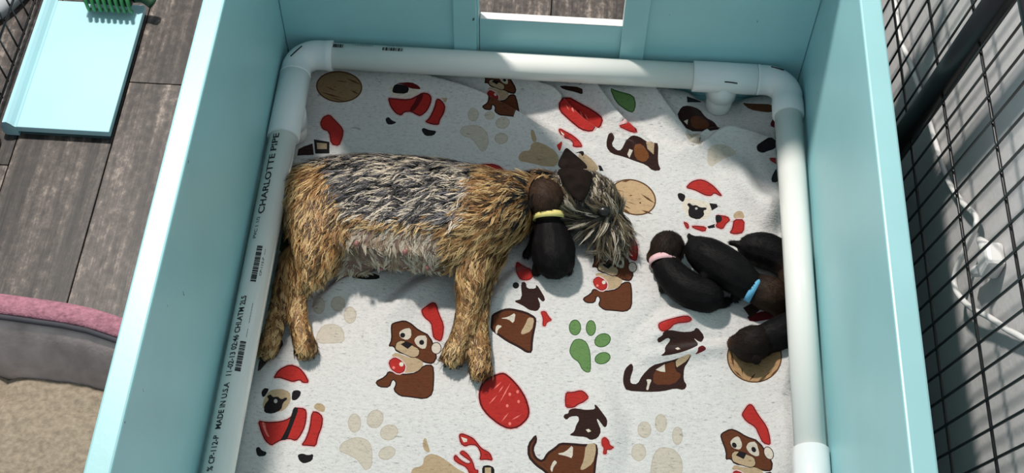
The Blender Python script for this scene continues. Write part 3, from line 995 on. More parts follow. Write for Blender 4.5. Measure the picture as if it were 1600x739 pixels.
def settle(me, spheres=(), gap=0.0012):
    """press a body's surface out of the pipes, out of animals leaning on it and up off the blanket"""
    n = len(me.vertices)
    co = np.empty(n * 3)
    me.vertices.foreach_get('co', co)
    co = co.reshape(-1, 3)
    for _ in range(6):
        for c_, r_ in spheres:
            d = co - np.asarray(c_)
            L = np.linalg.norm(d, axis=1)
            m = L < r_[0] + gap
            co[m] += d[m] / (L[m, None] + 1e-9) * (r_[0] + gap - L[m])[:, None]
        for sx in (-1, 1):
            d = np.stack([co[:, 0] - sx * RX, co[:, 2] - RZ], 1)
            L = np.linalg.norm(d, axis=1)
            R_ = np.where((co[:, 1] > -0.225) | (co[:, 1] < -0.72), FR, PR) + gap
            m = L < R_
            co[m, 0] += d[m, 0] / (L[m] + 1e-9) * (R_ - L)[m]
            co[m, 2] += d[m, 1] / (L[m] + 1e-9) * (R_ - L)[m]
        co[:, 2] = np.maximum(co[:, 2], bl_height(co[:, 0], co[:, 1]) + 0.0009)
    me.vertices.foreach_set('co', co.reshape(-1))
    me.update()
# --- mother
stations = [(452, 268, 335, .036), (470, 254, 375, .048), (500, 243, 402, .055), (545, 238, 410, .060), (600, 238, 424, .064), (660, 243, 430, .066),
            (715, 252, 428, .068), (765, 262, 416, .066), (805, 266, 382, .056), (845, 264, 336, .042), (880, 266, 340, .042)]
trunk = []
for x, y0, y1, b in stations:
    Hh = (y1 - y0) / 2 - 5
    a = math.sqrt(max(Hh ** 2 - (515 * b) ** 2, 200)) / 762
    trunk.append((x, (y0 + y1) / 2, b + GND - 0.004, 0.034, a, b))
mb = chain(trunk)
mb += chain([(902, 312, .062, .050, .052, .046), (926, 318, .060, .046, .050, .044), (942, 338, .052, .036, .040, .038), (952, 360, .044, .028, .030, .030)])      # skull and muzzle
mb += chain([(498, 325, .080, .052, .062, .040), (500, 375, .076, .044, .05, .036), (492, 418, .064, .030), (468, 456, .048, .018), (466, 495, .040, .0165), (474, 530, .034, .018), (478, 542, .030, .0195)])   # upper hind leg
mb += chain([(480, 400, .040, .036), (455, 435, .034, .024), (438, 475, .030, .017), (428, 515, .028, .017), (420, 541, .028, .018)])             # lower hind leg
mb += chain([(505, 410, .034, .026), (545, 415, .030, .020), (572, 414, .028, .016)])                                                         # lower thigh
mb += chain([(752, 345, .082, .048, .05, .036), (742, 405, .072, .033), (735, 455, .058, .0245), (728, 505, .046, .0195), (716, 535, .038, .018), (709, 552, .033, .0195)])   # upper foreleg
mb += chain([(765, 385, .045, .034), (752, 440, .034, .022), (746, 510, .030, .019), (750, 550, .030, .018), (751, 574, .030, .019)])             # lower foreleg
PAWS = [(478, 546, .030), (418, 545, .028), (708, 557, .032), (751, 579, .030)]
for px_, py_, z_ in PAWS:
    for k in range(4):
        c = at(px_ + (k - 1.5) * 8.5, py_ + 7 - abs(k - 1.5) * 3.5, z_ - 0.008)
        mb.append((np.array(c), (.0075, .011, .0085)))
body_me = fuse(mb, 0.0042, 6)
NURSING = ([(858, 336, .072, .021), (860, 360, .060, .0275), (864, 388, .051, .0370), (866, 403, .049, .0360)],
           [(857, 328, .078, .0205), (853, 316, .088, .0275), (852, 309, .090, .0290), (844, 296, .086, .019), (833, 284, .080, .0125)])
NURSING_BLOBS = chain(NURSING[0], 0.004) + chain([(*h[:3], h[3] * 1.10) for h in NURSING[1]], 0.004)
settle(body_me, NURSING_BLOBS + [(np.array((at(838, 343, .077) + at(877, 333, .077)) / 2), (0.0262,) * 3)])


def sstep(a, b, x):
    t = np.clip((x - a) / (b - a), 0, 1)
    return t * t * (3 - 2 * t)


GOLD, LGOLD, DGOLD = np.array(srgb(162, 119, 74)), np.array(srgb(212, 178, 126)), np.array(srgb(96, 70, 44))
BLK, GRY, CRM = np.array(srgb(30, 28, 31)), np.array(srgb(108, 104, 107)), np.array(srgb(212, 198, 178))
SKIN, BELLY = np.array(srgb(122, 98, 90)), np.array(srgb(148, 126, 104))
OLV, DOLV = np.array(srgb(112, 98, 76)), np.array(srgb(42, 36, 32))


def zones(P):
    """weights of coat zones from where a point lies on the lying dog"""
    q = pix(P)
    x, y = q[:, 0], q[:, 1]
    back = sstep(505, 560, x + (y - 240) * -0.25 + 20) * (1 - sstep(725, 800, x + (y - 240) * 0.35)) * (1 - sstep(325, 360, y + (x - 640) * -0.10))
    back = np.maximum(back, (1 - sstep(244, 275, y)) * (1 - sstep(700, 790, x)) * sstep(450, 480, x))
    belly = sstep(520, 560, x - (y - 380) * -0.15) * (1 - sstep(680, 716, x)) * sstep(335, 372, y + (x - 640) * -0.10) * (1 - sstep(428, 452, y))
    head = sstep(858, 880, x) * (1 - sstep(415, 430, y))
    return x, y, back, belly, head


def base_col(P):
    x, y, back, belly, head = zones(P)
    c = np.tile(DGOLD * 1.05, (len(P), 1))
    c = c * (1 - back[:, None]) + (BLK * 1.25) * back[:, None]
    c = c * (1 - belly[:, None]) + SKIN * belly[:, None]
    c = c * (1 - head[:, None]) + DOLV * head[:, None]
    return c


color_mesh(body_me, base_col)
mother = thing('mother_dog', at(640, 430, GND), 'wiry golden and grey terrier mother lying on her side across the blanket', 'dog')
body = link('body', body_me, 'skin', mother, True)


def flow_px(x, y, head):
    """direction the coat lies, as seen in the photo (pixels)"""
    dx = np.full(len(x), -0.9); dy = np.full(len(x), 0.30)
    dy = dy + 0.35 * sstep(300, 380, y)
    # rump and thigh sweep down
    w_ = (1 - sstep(505, 560, x)) * sstep(255, 300, y)
    dx = dx * (1 - w_) + (-0.25) * w_; dy = dy * (1 - w_) + 0.95 * w_
    w_ = (1 - sstep(515, 530, x)) * sstep(380, 420, y)
    dx = dx * (1 - w_) + 0.10 * w_; dy = dy * (1 - w_) + 1.0 * w_
    # belly
    w_ = sstep(525, 560, x) * (1 - sstep(680, 705, x)) * sstep(345, 385, y)
    dx = dx * (1 - w_) + 0.25 * w_; dy = dy * (1 - w_) + 0.95 * w_
    # foreleg
    w_ = sstep(690, 705, x) * (1 - sstep(775, 800, x)) * sstep(370, 420, y)
    dx = dx * (1 - w_) + 0.05 * w_; dy = dy * (1 - w_) + 1.0 * w_
    # chest and neck
    w_ = sstep(765, 800, x) * (1 - sstep(860, 875, x)) * sstep(300, 340, y)
    dx = dx * (1 - w_) - 0.5 * w_; dy = dy * (1 - w_) + 0.85 * w_
    # beard fans out from the nose
    nx, ny = 943.0, 328.0
    rx, ry = x - nx, y - ny
    rl = np.hypot(rx, ry) + 1e-6
    w_ = head * sstep(-5, 25, ry + 0.2 * (rx))
    dx = dx * (1 - w_) + rx / rl * w_; dy = dy * (1 - w_) + (ry / rl + 0.15) * w_
    w_ = head * (1 - sstep(-5, 25, ry + 0.2 * rx))
    dx = dx * (1 - w_) + (-0.4) * w_; dy = dy * (1 - w_) + (-0.8) * w_
    return dx, dy


def coat(me, parent, n_tufts, per, seed, avoid=()):
    r = np.random.default_rng(seed)
    me.calc_loop_triangles()
    nv = len(me.vertices)
    co = np.empty(nv * 3); me.vertices.foreach_get('co', co); co = co.reshape(-1, 3) + np.array(wpos(parent))
    no = np.empty(nv * 3); me.vertices.foreach_get('normal', no); no = no.reshape(-1, 3)
    tr = np.empty(len(me.loop_triangles) * 3, np.int32); me.loop_triangles.foreach_get('vertices', tr); tr = tr.reshape(-1, 3)
    A, B, D = co[tr[:, 0]], co[tr[:, 1]], co[tr[:, 2]]
    ar = np.linalg.norm(np.cross(B - A, D - A), axis=1)
    nz = no[tr].mean(1)[:, 2]
    ar = ar * np.clip(0.35 + nz, 0.06, 1)
    t = r.choice(len(tr), n_tufts, p=ar / ar.sum())
    u, v = r.random(n_tufts), r.random(n_tufts)
    fl = u + v > 1
    u[fl], v[fl] = 1 - u[fl], 1 - v[fl]
    P = A[t] + (B - A)[t] * u[:, None] + (D - A)[t] * v[:, None]
    Nn = no[tr[t, 0]] * (1 - u - v)[:, None] + no[tr[t, 1]] * u[:, None] + no[tr[t, 2]] * v[:, None]
    Nn /= np.linalg.norm(Nn, axis=1, keepdims=True)
    x, y, back, belly, head = zones(P)
    keep = (P[:, 2] > GND + 0.004) & (r.random(n_tufts) > belly * 0.62)
    for c_, r_ in avoid:
        keep &= np.linalg.norm(P - c_, axis=1) > r_[0] + 0.003
    P, Nn, x, y, back, belly, head = P[keep], Nn[keep], x[keep], y[keep], back[keep], belly[keep], head[keep]
    n = len(P)
    dx, dy = flow_px(x, y, head)
    ang = r.normal(0, 0.22, n) + 0.25 * np.sin(x * 0.11 + y * 0.05) * (1 - head)
    T = np.stack([dx, -dy * 1.2, np.zeros(n)], 1)
    ca, sa = np.cos(ang), np.sin(ang)
    T = np.stack([T[:, 0] * ca - T[:, 1] * sa, T[:, 0] * sa + T[:, 1] * ca, T[:, 2]], 1)
    T -= Nn * (T * Nn).sum(1, keepdims=True)
    T /= np.linalg.norm(T, axis=1, keepdims=True) + 1e-9
    # colour of each tuft
    k = r.random(n)
    cg = np.where((k < 0.26)[:, None], DGOLD, np.where((k < 0.62)[:, None], GOLD, LGOLD))
    cb = np.where((k < 0.46)[:, None], BLK, np.where((k < 0.70)[:, None], GRY, CRM))
    cbe = np.where((k < 0.5)[:, None], BELLY, CRM * 0.85)
    ch = np.where((k < 0.40)[:, None], DOLV, np.where((k < 0.80)[:, None], OLV, CRM * 0.95))
    mixb = (back + r.normal(0, 0.18, n) > 0.5)[:, None]
    c = np.where(mixb, cb, cg)
    c = np.where((belly > 0.5)[:, None], cbe, c)
    # the neck mixes dark and gold, the upper legs stay gold
    neck = sstep(760, 800, x) * (1 - sstep(330, 372, y))
    c = np.where((r.random(n) < neck * 0.35)[:, None], BLK * 1.3, c)
    c = np.where((head > 0.5)[:, None], ch, c)
    c = c * (0.85 + 0.3 * r.random(n))[:, None]
    # feet darker
    legs = sstep(470, 560, y)
    c = np.where((r.random(n) < 0.12 * legs)[:, None], DGOLD, c)
    L = 0.019 + 0.009 * r.random(n)
    L = L * (1 - 0.45 * sstep(410, 470, y)) * (1 - 0.30 * belly) * (1 + 0.75 * head * sstep(325, 345, y)) * (1 - 0.45 * head * (1 - sstep(318, 335, y)))
    # strands
    m = n * per
    R = lambda a: np.repeat(a, per, axis=0)
    Ps, Ns, Ts, cs, Ls = R(P), R(Nn), R(T), R(c), R(L) * (0.75 + 0.4 * r.random(m))
    S = np.cross(Ns, Ts)
    off_s = r.normal(0, 0.0019, m)[:, None]
    off_t = r.normal(0, 0.0030, m)[:, None]
    root = Ps + S * off_s + Ts * off_t - Ns * 0.001
    phase = R(r.random(n) * 6.28)
    amp = R(0.0010 + 0.0020 * r.random(n)) * (1 - 0.5 * R(head))
    nseg = 4
    lift = R(0.16 + 0.16 * r.random(n)) + r.normal(0, 0.05, m)
    lift = lift * (1 - 0.45 * R(belly)) * (1 - 0.4 * R(sstep(410, 470, y)))
    wid = 0.00072 * (0.8 + 0.5 * r.random(m))
    verts = np.empty((m, nseg + 1, 2, 3))
    for i in range(nseg + 1):
        s = i / nseg
        ctr = root + Ts * (Ls * s)[:, None] + Ns * (Ls * lift * (2.4 * s - 1.6 * s * s))[:, None]
        ctr += S * (amp * np.sin(phase + s * 5.0))[:, None] - S * off_s * (0.75 * s * s)
        hw = (wid * (1 - 0.86 * s ** 1.5))[:, None]
        verts[:, i, 0] = ctr - S * hw
        verts[:, i, 1] = ctr + S * hw
    verts[..., 2] = np.maximum(verts[..., 2], GND + 0.001)
    verts -= np.array(wpos(parent))
    nvt = m * (nseg + 1) * 2
    idx = np.arange(nvt).reshape(m, nseg + 1, 2)
    quads = np.stack([idx[:, :-1, 0], idx[:, :-1, 1], idx[:, 1:, 1], idx[:, 1:, 0]], -1).reshape(-1, 4)
    fm = bpy.data.meshes.new('coat')
    fm.vertices.add(nvt)
    fm.vertices.foreach_set('co', verts.reshape(-1))
    fm.loops.add(len(quads) * 4)
    fm.loops.foreach_set('vertex_index', quads.reshape(-1).astype(np.int32))
    fm.polygons.add(len(quads))
    fm.polygons.foreach_set('loop_start', np.arange(0, len(quads) * 4, 4, dtype=np.int32))
    fm.update(calc_edges=True)
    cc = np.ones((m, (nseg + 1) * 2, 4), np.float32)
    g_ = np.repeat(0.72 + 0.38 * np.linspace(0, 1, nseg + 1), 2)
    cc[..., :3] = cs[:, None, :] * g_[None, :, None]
    a = fm.color_attributes.new('Col', 'FLOAT_COLOR', 'POINT')
    a.data.foreach_set('color', cc.reshape(-1))
    fm.polygons.foreach_set('use_smooth', np.ones(len(quads), bool))
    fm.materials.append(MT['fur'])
    o = bpy.data.objects.new('coat', fm)
    COL.objects.link(o)
    o.parent = parent
    tag(o, 'long wavy golden, grey and black wiry hair', None, None, 'stuff')
    return o


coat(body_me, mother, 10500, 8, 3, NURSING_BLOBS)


def ear(name, pts, z0, z1, th, mat, parent):
    """leaf-shaped ear: list of photo points round the outline, z from base to tip"""
    n = len(pts)
    top, bot = [], []
    bm = bmesh.new()
    ys = [p[1] for p in pts]
    for px_, py_, f in pts:
        c = at(px_, py_, z0 + (z1 - z0) * f)
        top.append(bm.verts.new(c + Vector((0, 0, th / 2))))
        bot.append(bm.verts.new(c - Vector((0, 0, th / 2))))
    m = sum((v.co for v in top), Vector()) / n + Vector((0, 0, th * 0.9))
    ct = bm.verts.new(m)
    cb = bm.verts.new(m - Vector((0, 0, th * 1.8)))
    for i in range(n):
        j = (i + 1) % n
        bm.faces.new((top[i], top[j], ct))
        bm.faces.new((bot[j], bot[i], cb))
        bm.faces.new((top[j], top[i], bot[i], bot[j]))
    bmesh.ops.recalc_face_normals(bm, faces=bm.faces)
    o = bm_link(name, bm, mat, parent, True)
    s = o.modifiers.new('s', 'SUBSURF')
    s.levels = s.render_levels = 2
    return o


ear('ear', [(867, 262, 0), (874, 248, .4), (880, 236, .8), (884, 229, 1), (890, 234, .9), (904, 246, .6), (916, 256, .3), (922, 265, 0), (895, 272, 0)], .100, .085, .006, 'ear', mother)
ear('ear', [(866, 264, 0), (880, 262, 0), (905, 263, 0), (928, 266, 0), (926, 285, .3), (920, 305, .7), (908, 321, 1), (896, 310, .8), (880, 290, .4)], .116, .110, .007, 'ear', mother)


def ellipsoid(name, c, r, mat, parent, rot=None):
    bm = bmesh.new()
    bmesh.ops.create_uvsphere(bm, u_segments=16, v_segments=10, radius=1)
    Mx = Matrix.Translation(c) @ (rot or Matrix.Identity(4)) @ Matrix.Diagonal((*r, 1))
    bmesh.ops.transform(bm, matrix=Mx, verts=bm.verts)
    return bm_link(name, bm, mat, parent, True)


ellipsoid('nose', at(944, 330, .094), (.0120, .0090, .0085), 'nose', mother)
ellipsoid('eye', at(930, 312, .099), (.0065, .0065, .006), 'eye', mother)
for px_, py_, z_ in [(557, 381, .112), (633, 394, .108), (596, 418, .065), (668, 418, .08)]:
    ellipsoid('teat', at(px_, py_, z_), (.0045, .0055, .0055), 'teat', mother)
for px_, py_, z_ in PAWS:
    for k in range(4):
        cl = at(px_ + (k - 1.5) * 8.5, py_ + 17 - abs(k - 1.5) * 3.5, GND + 0.005)
        cl.z = float(bl_height(cl.x, cl.y)) + 0.0036
        ellipsoid('claw', cl, (.0022, .0042, .0026), 'claw', mother)


# --- puppies
PB, PBR, PTAN = np.array(srgb(19, 17, 18)), np.array(srgb(66, 49, 38)), np.array(srgb(78, 57, 42))


def short_coat(me, parent, path, colf, n):
    """short sleek hair lying from head to rump"""
    r = np.random.default_rng(n + int(1000 * abs(path[0][0])))
    me.calc_loop_triangles()
    nv = len(me.vertices)
    co = np.empty(nv * 3); me.vertices.foreach_get('co', co); co = co.reshape(-1, 3) + np.array(wpos(parent))
    no = np.empty(nv * 3); me.vertices.foreach_get('normal', no); no = no.reshape(-1, 3)
    tr = np.empty(len(me.loop_triangles) * 3, np.int32); me.loop_triangles.foreach_get('vertices', tr); tr = tr.reshape(-1, 3)
    A, B, D = co[tr[:, 0]], co[tr[:, 1]], co[tr[:, 2]]
    ar = np.linalg.norm(np.cross(B - A, D - A), axis=1)
    t = r.choice(len(tr), n, p=ar / ar.sum())
    u, v = r.random(n), r.random(n)
    fl = u + v > 1
    u[fl], v[fl] = 1 - u[fl], 1 - v[fl]
    P = A[t] + (B - A)[t] * u[:, None] + (D - A)[t] * v[:, None]
    Nn = no[tr[t, 0]]
    k = np.argmin(np.linalg.norm(P[:, None] - path[None], axis=2), axis=1)
    d = np.gradient(path, axis=0)
    T = d[k] / (np.linalg.norm(d[k], axis=1, keepdims=True) + 1e-9) + r.normal(0, 0.25, (n, 3))
    T -= Nn * (T * Nn).sum(1, keepdims=True)
    T /= np.linalg.norm(T, axis=1, keepdims=True) + 1e-9
    S = np.cross(Nn, T)
    L = 0.0055 + 0.0025 * r.random(n)
    V = np.empty((n, 4, 2, 3))
    for i in range(4):
        s = i / 3
        c = P - Nn * 0.0004 + T * (L * s)[:, None] + Nn * (L * 0.20 * (2 * s - 1.2 * s * s))[:, None]
        hw = 0.00042 * (1 - 0.85 * s)
        V[:, i, 0] = c - S * hw
        V[:, i, 1] = c + S * hw
    V[..., 2] = np.maximum(V[..., 2], GND + 0.0005)
    V -= np.array(wpos(parent))
    idx = np.arange(n * 8).reshape(n, 4, 2)
    quads = np.stack([idx[:, :-1, 0], idx[:, :-1, 1], idx[:, 1:, 1], idx[:, 1:, 0]], -1).reshape(-1, 4)
    fm = bpy.data.meshes.new('coat')
    fm.from_pydata(V.reshape(-1, 3).tolist(), [], quads.tolist())
    cc = np.ones((n, 8, 4), np.float32)
    cc[..., :3] = (colf(P) * (0.8 + 0.6 * r.random(n))[:, None])[:, None, :]
    a = fm.color_attributes.new('Col', 'FLOAT_COLOR', 'POINT')
    a.data.foreach_set('color', cc.reshape(-1))
    fm.materials.append(MT['pup'])
    for p in fm.polygons:
        p.use_smooth = True
    o = bpy.data.objects.new('coat', fm)
    COL.objects.link(o)
    o.parent = parent
    return tag(o, 'short sleek black puppy hair', None, None, 'stuff')


def puppy(label, torso, head, legs, tail, ears, muzzle, collar=None, collar_mat=None, brown=0.6, press=()):
    """all lists in photo pixels with height and radius in metres"""
    bl = chain(torso, 0.004)
    bl += chain([(*h[:3], h[3] * 1.10) for h in head], 0.004)
    for l in legs:
        bl += chain(l, 0.003)
    if tail:
        bl += chain(tail, 0.0025)
    me = fuse(bl, 0.0024, 4)
    settle(me, press)
    hm = head[len(head) // 2]
    hc = np.array(at(hm[0], hm[1], hm[2]))
    mz = np.array(at(*muzzle[:3]))

    def colf(P):
        d1 = np.linalg.norm(P - hc, axis=1)
        w1 = (1 - sstep(.024, .046, d1)) * brown
        w2 = (1 - sstep(.006, .016, np.linalg.norm(P - mz, axis=1))) * 0.7
        var = (np.array([noise.noise(Vector(p) * 45) for p in P]) * 0.18 + 1)[:, None]
        c = PB * (1 - w1[:, None]) + PBR * w1[:, None]
        c = c * (1 - w2[:, None]) + PTAN * w2[:, None]
        return c * var
    color_mesh(me, colf)
    tp = np.array([at(q[0], q[1], q[2]) for q in spline(torso, 4)] )
    tp = np.concatenate([np.array([at(q[0], q[1], q[2]) for q in spline(head, 3)])[::-1], tp])
    base = at(torso[len(torso) // 2][0], torso[len(torso) // 2][1], torso[len(torso) // 2][2])
    t = thing('puppy', (base.x, base.y, GND), label, 'puppy', 'newborn puppies on the blanket')
    link('body', me, 'pup', t, True)
    short_coat(me, t, tp, colf, 5200)
    for e in ears:
        ear('ear', e[0], e[1], e[2], .0028, 'pupear', t)
    ellipsoid('nose', at(*muzzle[:3]), (.0042,) * 3, 'nose', t)
    if collar:
        (p0, p1, z, r, dirv) = collar
        c = (at(*p0, z) + at(*p1, z)) / 2
        d = Vector(dirv).normalized()
        u = (Vector((0, 0, 1)) - d * d.z).normalized()
        v = d.cross(u)
        bm = bmesh.new()
        n = 36
        rings = []
        for off, rr in ((-.0054, r), (-.0054, r + .0016), (.0054, r + .0016), (.0054, r)):
            rings.append([bm.verts.new(c + d * off + (u * math.cos(2 * math.pi * k / n) * 0.94 + v * math.sin(2 * math.pi * k / n)) * rr) for k in range(n)])
        for a_, b_ in zip(rings, rings[1:] + rings[:1]):
            for k in range(n):
                bm.faces.new((a_[k], a_[(k + 1) % n], b_[(k + 1) % n], b_[k]))
        bmesh.ops.recalc_face_normals(bm, faces=bm.faces)
        cmap = {'yellow': 'pale yellow ribbon collar', 'pink': 'pale pink ribbon collar', 'blue': 'sky blue ribbon collar'}
        tag(bm_link('collar', bm, collar_mat, t, True), cmap[collar_mat])
    return t


MIDDLE = ([(1092, 392, .060, .025), (1108, 402, .064, .032), (1136, 420, .062, .034), (1160, 438, .056, .028), (1174, 447, .050, .0225)],
          [(1182, 450, .048, .0225), (1198, 458, .047, .0265), (1206, 462, .044, .025), (1218, 482, .031, .015)])
MIDDLE_BLOBS = chain(MIDDLE[0], 0.004) + chain([(*h[:3], h[3] * 1.10) for h in MIDDLE[1]], 0.004)
puppy('black puppy with a yellow collar nuzzling the mother dog\'s neck',
      NURSING[0], NURSING[1],
      [[(842, 365, .046, .014), (832, 385, .034, .009), (822, 398, .030, .0075)], [(882, 372, .042, .012), (890, 392, .028, .008), (889, 404, .022, .0075)],
       [(846, 412, .034, .014), (838, 424, .024, .009)], [(884, 412, .034, .014), (888, 424, .024, .008)]],
      None,
      [([(832, 302, 0), (840, 298, .2), (840, 312, .6), (834, 328, 1), (825, 326, .9), (825, 312, .5)], .114, .098),
       ([(862, 296, 0), (872, 298, .3), (880, 312, .8), (877, 324, 1), (868, 316, .5)], .116, .102)],
      (829, 279, .083), ((838, 343), (877, 333), .077, .0246, (0.10, -0.93, -0.36)), 'yellow', 0.95)
puppy('black puppy with a pale pink collar at the left of the pile',
      [(1038, 408, .038, .0225), (1050, 430, .040, .027), (1076, 452, .042, .030), (1104, 462, .042, .029)],
      [(1039, 400, .041, .0225), (1043, 388, .043, .0275), (1038, 390, .038, .020), (1022, 402, .030, .0125)],
      [[(1040, 440, .028, .012), (1036, 452, .022, .008)], [(1078, 470, .028, .014), (1086, 480, .022, .009)], [(1112, 466, .030, .016), (1130, 474, .022, .009), (1136, 470, .022, .0075)]],
      None,
      [([(1050, 370, 0), (1062, 374, .3), (1068, 388, .8), (1064, 396, 1), (1054, 386, .5)], .066, .056),
       ([(1024, 374, 0), (1030, 370, .3), (1024, 388, .8), (1018, 392, 1), (1018, 382, .5)], .060, .046)],
      (1015, 407, .031), ((1019, 413), (1057, 405), .040, .0232, (0.12, -0.99, -0.03)), 'pink', 0.35, MIDDLE_BLOBS)
puppy('black puppy with a sky blue collar lying across the middle of the pile',
      MIDDLE[0], MIDDLE[1],
      [[(1098, 385, .064, .013), (1086, 376, .058, .008), (1079, 372, .056, .006)], [(1112, 420, .044, .014), (1100, 432, .060, .008)], [(1156, 452, .036, .012), (1148, 466, .026, .008)]],
      None,
      [([(1194, 438, 0), (1208, 440, .3), (1218, 452, .8), (1212, 458, 1), (1200, 450, .5)], .072, .062)],
      (1219, 491, .030), ((1180, 432), (1174, 468), .050, .0234, (0.90, -0.42, -0.10)), 'blue', 0.75)
puppy('black puppy without a collar curled against the rail behind the blue-collared one',
      [(1176, 388, .040, .025), (1192, 390, .042, .030), (1212, 398, .040, .029), (1232, 414, .037, .025)],
      [(1240, 426, .037, .021), (1240, 438, .037, .0235), (1234, 450, .034, .016)],
      [[(1172, 394, .034, .014), (1160, 404, .024, .009)], [(1206, 404, .034, .013), (1196, 414, .030, .008)]],
      [(1162, 386, .046, .0085), (1152, 381, .046, .006), (1143, 380, .046, .0048)],
      [([(1246, 424, 0), (1254, 430, .3), (1254, 442, .8), (1250, 446, 1), (1246, 436, .5)], .054, .048)],
      (1232, 453, .030), None, None, 0.5, MIDDLE_BLOBS)
puppy('black puppy stretched out alone at the rail with its head on the wood-slice print',
      [(1192, 530, .036, .0225), (1210, 524, .040, .027), (1234, 514, .039, .028), (1254, 506, .036, .024)],
      [(1186, 532, .038, .023), (1174, 538, .039, .0275), (1165, 538, .035, .021), (1150, 537, .028, .0135)],
      [[(1204, 540, .026, .010), (1196, 550, .020, .008)], [(1248, 524, .028, .013), (1240, 534, .020, .008)]],
      None,
      [([(1174, 556, 0), (1186, 552, .2), (1192, 564, .8), (1184, 572, 1), (1174, 568, .6)], .054, .040),
       ([(1164, 512, 0), (1180, 510, .3), (1188, 520, .8), (1178, 528, 1), (1166, 522, .5)], .062, .058)],
      (1141, 537, .028), None, None, 0.25)


# ------------------------------------------------------------------ wire pens
def pen(label, x, y0, y1, lean, z_list, posts, top_r=None, step=0.038, origin=0.0):
    """panel in the plane X=x; uprights lean along y by lean per metre of height"""
    t = thing('wire_pen', (x, (y0 + y1) / 2, 0), label, 'dog pen')
    zt_ = z_list[-1]
    for z in z_list:
        thick = 0.012 if (top_r and z == zt_) else 0.0022
        tube('frame_tube' if thick > .01 else 'cross_wire', [(x, y0 + lean * z, z), (x, y1 + lean * z, z)], thick, 'black', t, 10 if thick > .01 else 6)
    bm = bmesh.new()
    sweep(bm, [(0, 0, 0.008), (0, lean * zt_, zt_)], 0.0019, 6)
    bmesh.ops.recalc_face_normals(bm, faces=bm.faces)
    me = bpy.data.meshes.new('upright_wire')
    bm.to_mesh(me); bm.free()
    me.materials.append(MT['black'])
    y = y0 + origin
    while y < y1:
        if all(abs(y - p) > 0.022 for p in posts):
            o = bpy.data.objects.new('upright_wire', me)
            COL.objects.link(o)
            o.parent = t
            o.location = (0.0, y - (y0 + y1) / 2, 0)
            o.location.x += -0.0038
        y += step
    for p in posts:
        tube('post', [(x, p, 0.004), (x, p + lean * (zt_ + .02), zt_ + .02)], 0.0185, 'black', t, 16)
    return t


pen('black wire exercise pen standing between the whelping box and grey wall', 0.56, -1.35, 0.75, -0.26, [0.02, 0.155, 0.302, 0.457, 0.61, 0.765], [-0.212], 0.012)
pen('black wire exercise pen panel beside the aqua board on the floor', -0.957, -0.20, 0.70, -0.10, [0.02, 0.095, 0.25, 0.40, 0.56], [-0.195], None, 0.038, 0.027)

# ------------------------------------------------------------------ cord and plug on the right wall
WX = 0.612
cordp = [(WX, 0.30, 0.13), (WX, 0.115, 0.159), (WX - .004, 0.02, 0.172), (WX, -0.064, 0.196), (WX, -0.20, 0.24), (WX, -0.352, 0.283), (WX - .002, -0.44, 0.335), (WX - .004, -0.500, 0.385),
         (WX - .008, -0.522, 0.388), (WX - .012, -0.534, 0.350), (WX - .016, -0.548, 0.312), (WX - .016, -0.572, 0.305), (WX - .012, -0.615, 0.335), (WX - .008, -0.66, 0.385), (WX - .004, -0.70, 0.425), (WX, -0.78, 0.500), (WX, -0.95, 0.56)]
tag(tube('power_cord', spline(cordp, 6), 0.0042, 'cord', None, 8), 'white power cord snaking down the wall behind the wire pen', 'cord')
plug = thing('plug_adapter', (WX, -0.585, 0.36), 'white plug adapter bunched on the wall next to the power cord', 'plug')
box('adapter_body', (0.594, -0.612, 0.398), (0.6195, -0.576, 0.438), 'cord', plug, 0.006)
tube('plug_head', [(0.604, -0.576, 0.418), (0.604, -0.562, 0.408), (0.604, -0.549, 0.398)], [0.009, 0.0075, 0.005], 'cord', plug, 14)
tube('plug_head', [(0.604, -0.594, 0.398), (0.602, -0.584, 0.374), (0.604, -0.572, 0.350)], [0.0095, 0.008, 0.0045], 'cord', plug, 14)

# ------------------------------------------------------------------ left side: board, toy, bed, pad
bd = thing('door_board', (-0.83, 0.05, 0), 'pale aqua sliding door board with a raised lip lying on the plank floor', 'board')
bm = bmesh.new()
BL, BR2, BY, BT = -0.918, -0.748, -0.172, 0.128
add_box(bm, (BL + 0.006, BY, 0.0105), (BR2, BT, 0.024), 0.0015)
top = bm_link('panel', bm, 'board', bd)
box('panel_backing', (BL + 0.010, BY + 0.002, 0.0005), (BR2 - 0.003, BT - 0.002, 0.0102), 'boardedge', bd, 0.001)
prof = [(-0.934, 0.001), (-0.9385, 0.008), (-0.9375, 0.026), (-0.933, 0.036), (-0.926, 0.0375), (-0.9205, 0.033), (-0.915, 0.0262), (-0.9115, 0.0244), (-0.9115, 0.0005)]
bm = bmesh.new()
ra = [bm.verts.new((x, BY - 0.001, z)) for x, z in prof]
rb = [bm.verts.new((x, BT, z)) for x, z in prof]
for i in range(len(prof)):
    j = (i + 1) % len(prof)
    bm.faces.new((ra[i], ra[j], rb[j], rb[i]))
bm.faces.new(ra[::-1]); bm.faces.new(rb)
bmesh.ops.recalc_face_normals(bm, faces=bm.faces)
bm_link('lip', bm, 'board', bd)

